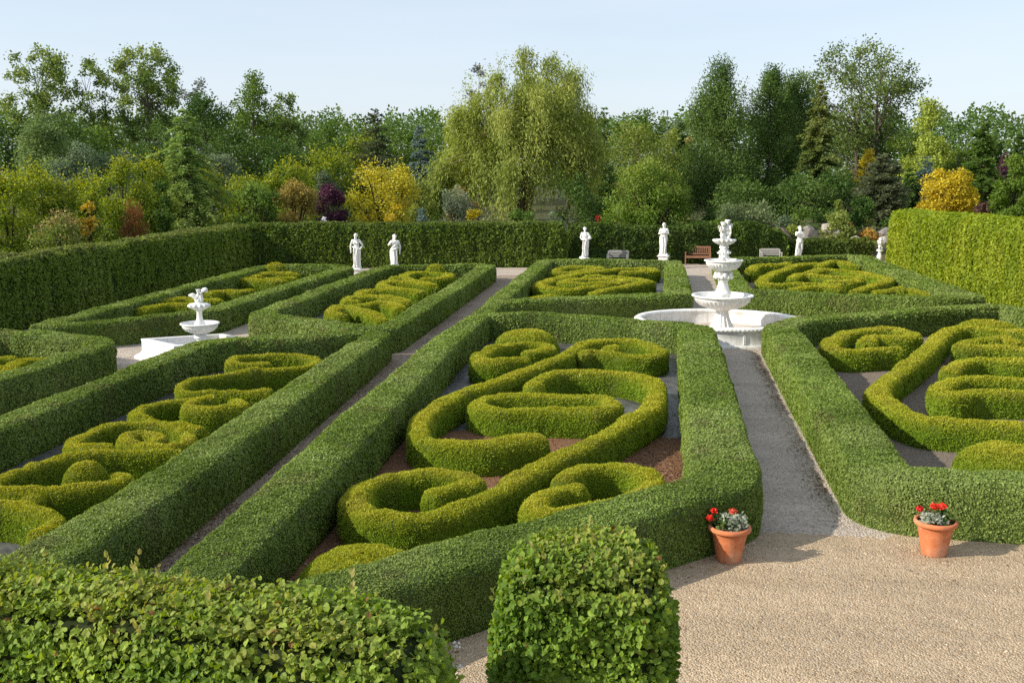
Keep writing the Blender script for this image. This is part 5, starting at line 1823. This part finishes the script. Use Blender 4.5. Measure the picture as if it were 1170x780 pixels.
NAMES = {}
FAR = 'woodland trees standing behind the garden'
GH = 'golden conifers grown together into a high screen on the left'
SPEC = {
    # key: function, arguments
    'sparse': ('D', 'ash_tree', 'tall open crowned ash tree standing apart at the far left', ASH, fan, dict(ncl=84, cr=.13, per=100, sparse=True, limbs=34, rad_=.22)),
    'thin': ('D', 'ash_tree', 'thin half bare tree leaning out left of the tall pair', ASH, fan, dict(ncl=60, cr=.12, per=66, sparse=True, limbs=40, rad_=.2, forks=2)),
    'tall': ('D', 'ash_tree', 'tallest leafy tree of the left skyline, with bare stems showing below its crown', ASH, fan, dict(ncl=96, cr=.135, per=105, sparse=True, limbs=40, rad_=.26, forks=2)),
    'dark_round': ('D', 'oak_tree', 'dense dark round headed tree right of the tallest left tree', DKG, egg, dict(ncl=46, cr=.19, per=120)),
    'grey_twig': ('D', 'bare_tree', 'grey twiggy tree top behind the dense dark round headed tree', [(.09, .10, .085), (.14, .15, .12)], ball, dict(ncl=26, cr=.16, per=50, limbs=20, rad_=.16)),
    'tall_b': ('D', 'maple_tree', 'tall dark green tree with a bumpy crown, right of the dense round headed one', MID, egg, dict(ncl=60, cr=.17, per=120, limbs=26)),
    'slim_b': ('D', 'maple_tree', 'slim open tree at the right end of the tall left trees', ASH, egg, dict(ncl=46, cr=.19, per=90, sparse=True, limbs=24)),
    'dark_low1': ('D', 'woodland_tree', 'dark bushy tree at the left edge under the open ash', DKG, egg, dict(ncl=36, cr=.2, per=110)),
    'dark_low2': ('D', 'woodland_tree', 'dark green tree right of the foot of the open ash', DKG, egg, dict(ncl=36, cr=.2, per=110)),
    'dark_low3': ('D', 'woodland_tree', 'round dark tree below the thin half bare tree', MID, ball, dict(ncl=30, cr=.2, per=110)),
    'pale_willowy': ('D', 'willow_tree', 'pale feathery tree in front of the open ash at the far left', [(.06, .095, .03), (.09, .13, .045), (.12, .165, .055)], egg, dict(ncl=40, cr=.18, per=115)),
    'bluegrey1': ('D', 'grey_willow', 'blue grey bush behind the golden conifers, leftmost of the greyish ones', GRY, dome, dict(ncl=26, cr=.2, per=110)),
    'bluegrey2': ('D', 'grey_willow', 'blue grey bush below the bare stems of the tallest left tree', GRY, dome, dict(ncl=26, cr=.2, per=110)),
    'dark_low4': ('D', 'woodland_tree', 'dark tree filling the foot of the tallest left tree', DKG, egg, dict(ncl=36, cr=.2, per=110)),
    'dark_low5': ('D', 'woodland_tree', 'dark tree below the bumpy crowned maple, on its left', DKG, egg, dict(ncl=32, cr=.2, per=110)),
    'dark_low6': ('D', 'woodland_tree', 'dark tree below the slim open tree that ends the left skyline', DKG, egg, dict(ncl=32, cr=.2, per=110)),
    'far1': ('D', 'woodland_tree', 'round green tree in the far wood, first one right of the slim open tree', MID, egg, dict(ncl=30, cr=.2, per=95, group=FAR)),
    'far2': ('D', 'woodland_tree', 'green tree in the far wood just left of the dark pine', MID, egg, dict(ncl=30, cr=.2, per=95, group=FAR)),
    'larch_l': ('C', 'larch_tree', 'feathery light green larch rising above the corner of the tall hedges', [(.07, .12, .026), (.10, .155, .036), (.14, .19, .055), (.17, .21, .07)], dict(droop=.35, power=.62, step=.024, ragged=.35, dens=1.4, per_level=9, feather=.9)),
    'bluegrey3': ('D', 'grey_willow', 'greyish bush just right of the feathery larch', GRY, dome, dict(ncl=24, cr=.2, per=110)),
    'gold1': ('S', 'golden_conifer', 'golden green conifer at the very left edge, above the tall left hedge', GLD, dict(tips=GLDT, spikes=.12, ncl=46, cr=.17, per=190, group=GH)),
    'gold2': ('S', 'golden_conifer', 'golden green conifer behind the mixed pinkish shrub', GLD, dict(tips=GLDT, spikes=.12, ncl=46, cr=.17, per=190, group=GH)),
    'gold3': ('S', 'golden_conifer', 'golden green conifer directly behind the slim yellow sapling', GLD, dict(tips=GLDT, spikes=.12, ncl=42, cr=.17, per=180, group=GH)),
    'gold4': ('S', 'golden_conifer', 'golden green conifer left of and behind the rusty grass like shrub', GLD, dict(tips=GLDT, spikes=.12, ncl=42, cr=.17, per=180, group=GH)),
    'gold5': ('S', 'golden_conifer', 'golden green conifer touching the left side of the feathery larch', GLD, dict(tips=GLDT, spikes=.12, ncl=40, cr=.17, per=170, group=GH)),
    'gold6': ('S', 'golden_conifer', 'golden conifer touching the right side of the feathery larch', GLD, dict(tips=GLDT, spikes=.12, ncl=36, cr=.18, per=140, group=GH)),
    'gold7': ('S', 'golden_conifer', 'golden conifer peeping over the round green bush', GLD, dict(tips=GLDT, spikes=.12, ncl=36, cr=.18, per=130, group=GH)),
    'gold8': ('S', 'golden_conifer', 'golden conifer behind the brownish bush', GLD, dict(tips=GLDT, spikes=.12, ncl=36, cr=.18, per=130, group=GH)),
    'gold9': ('S', 'golden_conifer', 'higher golden conifer just left of the dark pine', GLD, dict(tips=GLDT, spikes=.12, ncl=38, cr=.18, per=130, group=GH)),
    'gold10': ('S', 'golden_conifer', 'golden green conifer partly hidden behind the dark pine', GLD, dict(tips=GLDT, spikes=.1, ncl=34, cr=.18, per=120, group=GH)),
    'round_green': ('S', 'round_bush', 'rounded dark green bush behind the left end of the back hedge', MID, dict(ncl=40, cr=.17, per=170)),
    'brown_shrub': ('S', 'bronze_bush', 'brownish green bush between the round green bush and the purple one', [(.09, .085, .02), (.13, .115, .028), (.18, .15, .04)], dict(ncl=38, cr=.17, per=160, tips=[(.22, .14, .05), (.20, .17, .04)])),
    'purple_shrub': ('S', 'purple_bush', 'dark purple bush left of the yellow bush', PRP, dict(ncl=30, cr=.2, per=160)),
    'yellow_shrub': ('S', 'yellow_bush', 'large bright yellow bush behind the two left statues', [(.15, .16, .018), (.23, .215, .025), (.30, .27, .04)], dict(ncl=44, cr=.15, per=160, spikes=.18, prof=fan)),
    'yellow_small': ('S', 'yellow_sapling', 'small yellow sapling in front of the large yellow bush', YLW, dict(ncl=14, cr=.25, per=50)),
    'white_flower': ('S', 'white_flowering_plant', 'white flowers just above the back hedge, left of the yellow bush', [(.36, .36, .35), (.43, .43, .42)], dict(ncl=9, cr=.25, per=40)),
    'yellow_slim': ('S', 'yellow_sapling', 'slim yellow leaved sapling above the tall left hedge', [(.26, .19, .03), (.33, .25, .05), (.40, .32, .09)], dict(ncl=24, cr=.24, per=40, px=4.2, prof=colm)),
    'rust_shrub': ('S', 'rusty_shrub', 'rusty red upright shrub above the tall left hedge', RST, dict(ncl=26, cr=.2, per=110, spikes=.5, up=.9, asp=.3)),
    'mixed_shrub': ('S', 'rose_bush', 'loose green shrub with pinkish shoots at its top, by the slim yellow sapling', MID, dict(ncl=36, cr=.17, per=100, tips=[(.12, .15, .04), (.32, .16, .10)])),
    'thuja_l': ('S', 'columnar_thuja', 'narrow dark thuja against the left foot of the feathery larch', MID, dict(prof=colm, ncl=30, cr=.3, per=110)),
    'dark_pine': ('C', 'dark_pine', 'dark brownish green pine with a slender top, left of the willow', [(.030, .045, .018), (.05, .065, .026), (.08, .09, .04)], dict(droop=.05, power=.7, ragged=.4, dens=1.3, spray=.22, feather=.8)),
    'dark_pine_low': ('S', 'mountain_pine', 'low dark grey green pine between the purple bush and the dark pine', [(.03, .045, .022), (.05, .07, .035), (.075, .095, .05)], dict(ncl=28, cr=.2, per=110)),
    'far3': ('D', 'woodland_tree', 'green tree in the far wood just right of the top of the dark pine', MID, egg, dict(ncl=30, cr=.2, per=95, group=FAR)),
    'far4': ('D', 'woodland_tree', 'dark green tree in the far wood behind the blue spruce', MID, egg, dict(ncl=32, cr=.2, per=95, group=FAR)),
    'blue_spruce_l': ('C', 'blue_spruce', 'blue green spruce left of the willow', BLU, dict(dens=1.1, power=.7)),
    'dark_thujas': ('S', 'thuja_clump', 'very dark thuja below the blue spruce on the left of the willow', DKG, dict(prof=colm, ncl=28, cr=.25, per=110)),
    'far_mid': ('D', 'woodland_tree', 'green tree showing at the left shoulder of the willow', MID, egg, dict(ncl=32, cr=.2, per=105)),
    'under1': ('S', 'evergreen_bush', 'mid green evergreen bush under the left side of the willow', DKG, dict(ncl=30, cr=.2, per=110)),
    'under2': ('S', 'brownish_bush', 'brownish bush close under the left branches of the willow', [(.045, .05, .018), (.075, .075, .03), (.14, .11, .04)], dict(ncl=28, cr=.2, per=110, tips=[(.26, .15, .05), (.14, .13, .05)])),
    'grey_shrub': ('S', 'grey_bush', 'greyish green bush left of the willow trunk', [(.09, .11, .065), (.13, .155, .09), (.17, .19, .12)], dict(ncl=26, cr=.2, per=110)),
    'yellow_dwarf': ('S', 'golden_dwarf_bush', 'small golden bush beside the greyish bush, above the back hedge', [(.16, .15, .015), (.26, .22, .02)], dict(ncl=16, cr=.24, per=70)),
    'blue_dwarf': ('S', 'blue_dwarf_spruce', 'tiny blue spruce right of the yellow bush', BLU, dict(prof=cone, ncl=14, cr=.3, per=60)),
    'olive_col': ('S', 'olive_bush', 'tall olive green bush between the yellow bush and the willow', OLV, dict(prof=colm, ncl=30, cr=.24, per=110)),
    'grey_top': ('D', 'bare_tree', 'grey tree top poking out above the left shoulder of the willow', [(.09, .10, .10), (.15, .16, .16)], ball, dict(ncl=18, cr=.2, per=45, limbs=14, rad_=.12)),
    'clipped_block': ('S', 'clipped_bush', 'small clipped green block at the foot of the willow', MID, dict(ncl=22, cr=.2, per=80, prof=lambda t: 1.0)),
    'sage_low': ('S', 'sage_bush', 'low grey green bush right of the clipped block', GRY, dict(ncl=18, cr=.22, per=80, prof=dome)),
    'dark_under': ('S', 'yew_bush', 'dark yew under the right side of the willow', DKG, dict(ncl=30, cr=.2, per=110)),
    'dark_under2': ('S', 'yew_bush', 'dark upright yew between the willow and the big round bush', DKG, dict(prof=colm, ncl=26, cr=.25, per=110)),
    'far5': ('C', 'far_spruce', 'pointed green tree just right of the willow on the skyline', MID, dict(dens=.8, per_level=6, ragged=.3)),
    'far6': ('D', 'woodland_tree', 'rounded green tree in the far wood above the olive tree', MID, egg, dict(ncl=34, cr=.19, per=95, group=FAR)),
    'far7': ('D', 'woodland_tree', 'greyish green tree in the far wood left of the first larch', GRY, egg, dict(ncl=30, cr=.19, per=95, group=FAR)),
    'far8': ('D', 'woodland_tree', 'tree in the far wood mostly hidden behind the willow on its right', MID, egg, dict(ncl=28, cr=.2, per=95, group=FAR)),
    'olive_tree': ('D', 'olive_willow', 'soft yellowish olive tree behind the big round bush', OLV, egg, dict(ncl=44, cr=.16, per=115)),
    'olive_tree2': ('D', 'olive_willow', 'smaller olive tree right of the yellowish one, behind the big round bush', OLV, egg, dict(ncl=34, cr=.18, per=110)),
    'red_shrub': ('S', 'red_bush', 'small red leaved bush at the left foot of the big round bush', [(.14, .02, .014), (.22, .035, .02)], dict(ncl=10, cr=.25, per=50)),
    'round_big': ('S', 'round_bush', 'big round fresh green bush behind the statue on the tall plinth', [(.042, .082, .012), (.062, .11, .016), (.085, .135, .022), (.115, .16, .030)], dict(ncl=120, cr=.11, per=170, tips=[(.10, .14, .025), (.14, .15, .035)])),
    'yellow_col': ('S', 'golden_column_conifer', 'thin pale yellow column conifer left of the first larch', [(.19, .17, .06), (.26, .23, .09)], dict(prof=colm, ncl=14, cr=.4, per=40)),
    'dark_con_m': ('C', 'dark_spruce', 'dark spruce between the olive trees and the thin yellow column', DKG, dict(dens=1.0)),
    'thuja_m': ('S', 'columnar_thuja', 'small dark pointed thuja left of the spreading juniper', DKG, dict(prof=cone, ncl=20, cr=.28, per=90)),
    'juniper': ('S', 'spreading_juniper', 'wide spreading grey green juniper above the left boulders', [(.05, .075, .03), (.08, .105, .045), (.11, .135, .06)], dict(ncl=50, cr=.13, per=130, prof=dome, up=.05)),
    'larch1': ('D', 'larch_tree', 'tall dark larch with a broad top, left of the three larches', LAR, spire, dict(ncl=170, cr=.13, per=175, up=.55, asp=.42, squash=1.25, skin=.35, limbs=24, rad_=.2)),
    'larch2': ('D', 'larch_tree', 'tall thin topped larch in the middle of the three larches', LAR, spire, dict(ncl=120, cr=.13, per=175, up=.55, asp=.42, squash=1.25, skin=.35, limbs=24, rad_=.2)),
    'larch3': ('D', 'larch_tree', 'larch standing close behind the right side of the thin topped one', LAR, spire, dict(ncl=120, cr=.13, per=175, up=.55, asp=.42, squash=1.25, skin=.35, limbs=24, rad_=.2)),
    'larch4': ('C', 'birch_tree', 'yellowish green slender tree in front of the big ash', [(.04, .065, .016), (.06, .085, .022), (.09, .115, .03), (.12, .14, .04)], dict(droop=.15, column=True, step=.024, ragged=.4, dens=1.1, per_level=9, feather=1.1, spray=.2)),
    'under_larch': ('S', 'evergreen_bush', 'dark evergreen mass below the broad topped larch', LAR, dict(ncl=44, cr=.16, per=130, prof=egg)),
    'under_larch2': ('S', 'evergreen_bush', 'dark evergreen mass below the thin topped larch', LAR, dict(ncl=50, cr=.15, per=130, prof=egg)),
    'under_larch3': ('S', 'evergreen_bush', 'dark evergreen mass below the left side of the big ash', DKG, dict(ncl=44, cr=.16, per=130, prof=egg)),
    'big_ash': ('D', 'ash_tree', 'big airy ash with bare limbs showing, tallest tree on the right', [(.045, .07, .018), (.07, .10, .025), (.10, .13, .035)], fan, dict(ncl=150, cr=.10, per=80, sparse=True, limbs=60, rad_=.34, forks=3, nj=1.0)),
    'gold_con': ('S', 'golden_bush', 'orange yellow conifer peeping out left of the grey pine', ORG, dict(ncl=26, cr=.24, per=70, prof=colm)),
    'dark_mid': ('D', 'woodland_tree', 'dark tree under the bare limbs of the big ash', DKG, egg, dict(ncl=30, cr=.2, per=105)),
    'grey_pine': ('C', 'grey_pine', 'broad greyish green pine behind the dark dome shaped bush', [(.045, .06, .03), (.075, .09, .045), (.11, .12, .065)], dict(droop=-.05, power=.5, ragged=.25, dens=1.9, per_level=9, feather=.9, spray=.25, lift=.25)),
    'dome_dark': ('S', 'dome_bush', 'dark green dome shaped bush right of the rock garden stones', DKG, dict(prof=egg, ncl=34, cr=.2, per=150)),
    'pale_tree': ('D', 'poplar_tree', 'pale green pointed tree on the right skyline', PAL, lambda t: (1 - t) ** .75 * .85 + .15, dict(ncl=64, cr=.13, per=90)),
    'pale_round': ('D', 'lime_tree', 'round light green tree left of the pale pointed tree', [(.08, .125, .02), (.12, .17, .03), (.16, .21, .045)], ball, dict(ncl=40, cr=.17, per=110)),
    'pale_round2': ('D', 'lime_tree', 'round light green tree right of the pale pointed tree', [(.08, .125, .02), (.11, .16, .03), (.15, .19, .045)], ball, dict(ncl=36, cr=.17, per=110)),
    'blue_spruce_r': ('C', 'blue_spruce', 'blue grey spruce left of the golden ball bush', BLU, dict(dens=1.0, power=.7)),
    'dark_con_s': ('C', 'dark_spruce', 'small dark spruce between the grey pine and the blue spruce', DKG, dict(dens=1.0)),
    'slim_conifer': ('C', 'dark_conifer', 'dark upright conifer with a knobbly top behind the golden ball bush', MID, dict(dens=1.6, power=.55, ragged=.35, spray=.3, feather=1.0)),
    'purple_tree': ('D', 'purple_tree', 'dark purple leaved tree right of the knobbly topped conifer', PRP, ball, dict(ncl=30, cr=.19, per=110)),
    'dark_r': ('D', 'woodland_tree', 'dark green tree between the knobbly topped conifer and the purple tree', DKG, egg, dict(ncl=28, cr=.2, per=105)),
    'spruce_r': ('C', 'far_spruce', 'spruce cut by the right edge of the picture', DKG, dict(dens=1.0)),
    'green_r': ('S', 'round_bush', 'rounded green bush at the right edge above the sunlit tall hedge', [(.05, .09, .012), (.075, .12, .018), (.11, .16, .025)], dict(ncl=54, cr=.15, per=150)),
    'gold_ball': ('S', 'golden_ball_bush', 'golden orange ball shaped bush above the sunlit tall hedge', ORG, dict(ncl=60, cr=.14, per=130, prof=ball, zb=1.2)),
    'dark_shrub_r': ('S', 'bronze_bush', 'dark brownish bush right of the golden ball bush, on the hedge top line', [(.06, .035, .03), (.09, .055, .04)], dict(ncl=20, cr=.22, per=90)),
    'rock_shrub': ('S', 'rockery_bush', 'light green loose bush among the boulders', [(.08, .11, .025), (.12, .15, .035), (.17, .19, .05)], dict(ncl=30, cr=.18, per=90)),
    'rock_col': ('S', 'rockery_conifer', 'small slim yellowish conifer rising out of the loose rockery bush', OLV, dict(prof=cone, ncl=22, cr=.3, per=50)),
    'orange_low': ('S', 'orange_ground_shrub', 'low orange brown shrub right of the big grey boulder', [(.20, .13, .03), (.30, .19, .045), (.36, .26, .08)], dict(ncl=26, cr=.17, per=90, prof=dome)),
    'sage2': ('S', 'rockery_bush', 'small bluish green bush between the slender statue and the loose rockery bush', GRY, dict(ncl=16, cr=.22, per=80)),
    'lowleaf': ('S', 'laurel_bush', 'bright leafy bush under the spreading juniper, left of the slender statue', MID, dict(ncl=26, cr=.2, per=110)),
}
for i, (key, x, y, h, zb, w) in enumerate(TREES):
    if key == 'willow':
        willow(x, y, h, w, 17, 'huge weeping willow with hanging yellow green branches at the centre of the skyline')
        continue
    sp = SPEC[key]
    if sp[0] == 'D':
        deciduous(sp[1], sp[2], x, y, h, min(max(zb * .6, h * .12), h * .6), w, sp[3], sp[4], seed=400 + i, **sp[5])
    elif sp[0] == 'C':
        conifer(sp[1], sp[2], x, y, h, min(zb, h * .1), w, sp[3], seed=400 + i, **sp[4])
    else:
        shrub(sp[1], sp[2], x, y, h, w, sp[3], seed=400 + i, **sp[4])

# planting between the boulders
RB = 'small rockery plants among the boulders'
for i, (x, y, h, w, c, lab) in enumerate([
        (5.9, 59.4, 1.5, 1.5, MID, 'green tuft left of the reddish brown boulder'),
        (7.2, 60.8, 1.9, 1.5, OLV, 'olive tuft behind the small pale boulder'),
        (8.6, 59.6, 1.15, 1.3, MID, 'green tuft at the feet of the slender statue'),
        (8.5, 62.2, 2.6, 1.6, DKG, 'dark tuft at the top of the bank left of the flat boulder'),
        (10.0, 62.0, 2.3, 1.9, RST[:2] + MID[:1], 'bronze tuft right of the light flat boulder'),
        (9.9, 59.4, 1.0, 1.4, PAL, 'pale green tuft behind the low loose hedge'),
        (11.2, 61.2, 1.9, 1.9, GRY, 'grey green tuft left of the big grey boulder'),
        (11.2, 59.3, 1.0, 1.3, OLV, 'olive tuft before the big grey boulder, on its left'),
        (12.9, 62.4, 2.5, 2.4, DKG, 'dark tuft behind the big grey boulder'),
        (6.8, 62.4, 2.4, 2.0, GRY, 'grey green tuft under the edge of the spreading juniper'),
        (7.8, 64.0, 3.0, 2.6, MID, 'wide green tuft at the crest of the bank, above the slender statue'),
        (9.6, 64.4, 3.2, 2.8, DKG, 'wide dark tuft at the crest of the bank, behind the light flat boulder'),
        (11.4, 63.8, 3.0, 2.6, OLV, 'wide olive tuft at the crest of the bank, left of the dome shaped bush'),
        (13.6, 61.4, 1.7, 2.2, MID, 'green tuft beside the end of the tall right hedge'),
        (12.6, 59.2, .9, 1.6, PAL, 'pale low tuft before the pale low boulder')]):
    shrub('rockery_plant', lab, x, y, h * .85, w * .8, c, seed=700 + i, ncl=22, cr=.2, per=80, group=RB, cat='plant')

# the closed far wood behind everything, one mass along the horizon
g = Geo()
n = 110000
ang = rng.uniform(-.62, .42, n)
dist = rng.uniform(150, 200, n)
X, Y = dist * np.sin(ang), dist * np.cos(ang)
top = 10.5 + 3.2 * vnoise(np.stack([ang * 40, 0 * ang, 0 * ang], 1), 1.0, 5) + 2.4 * vnoise(np.stack([ang * 130, 0 * ang, 0 * ang], 1), 1.0, 6)
Z = top * rng.random(n) ** .55
D = norm(np.stack([-np.sin(ang) * .6, -np.cos(ang) * .6, .5 + 0 * ang], 1) + rand_unit(n) * .7)
put_leaves(g, np.stack([X, Y, Z], 1), D, DKG + MID[1:3], 170, 2.7, .2, .1, .7, 3, .05)
o = g.build('far_wood', FOLT)
tag(o, 'far off wood closing the horizon behind the garden trees', 'wood', kind='stuff')
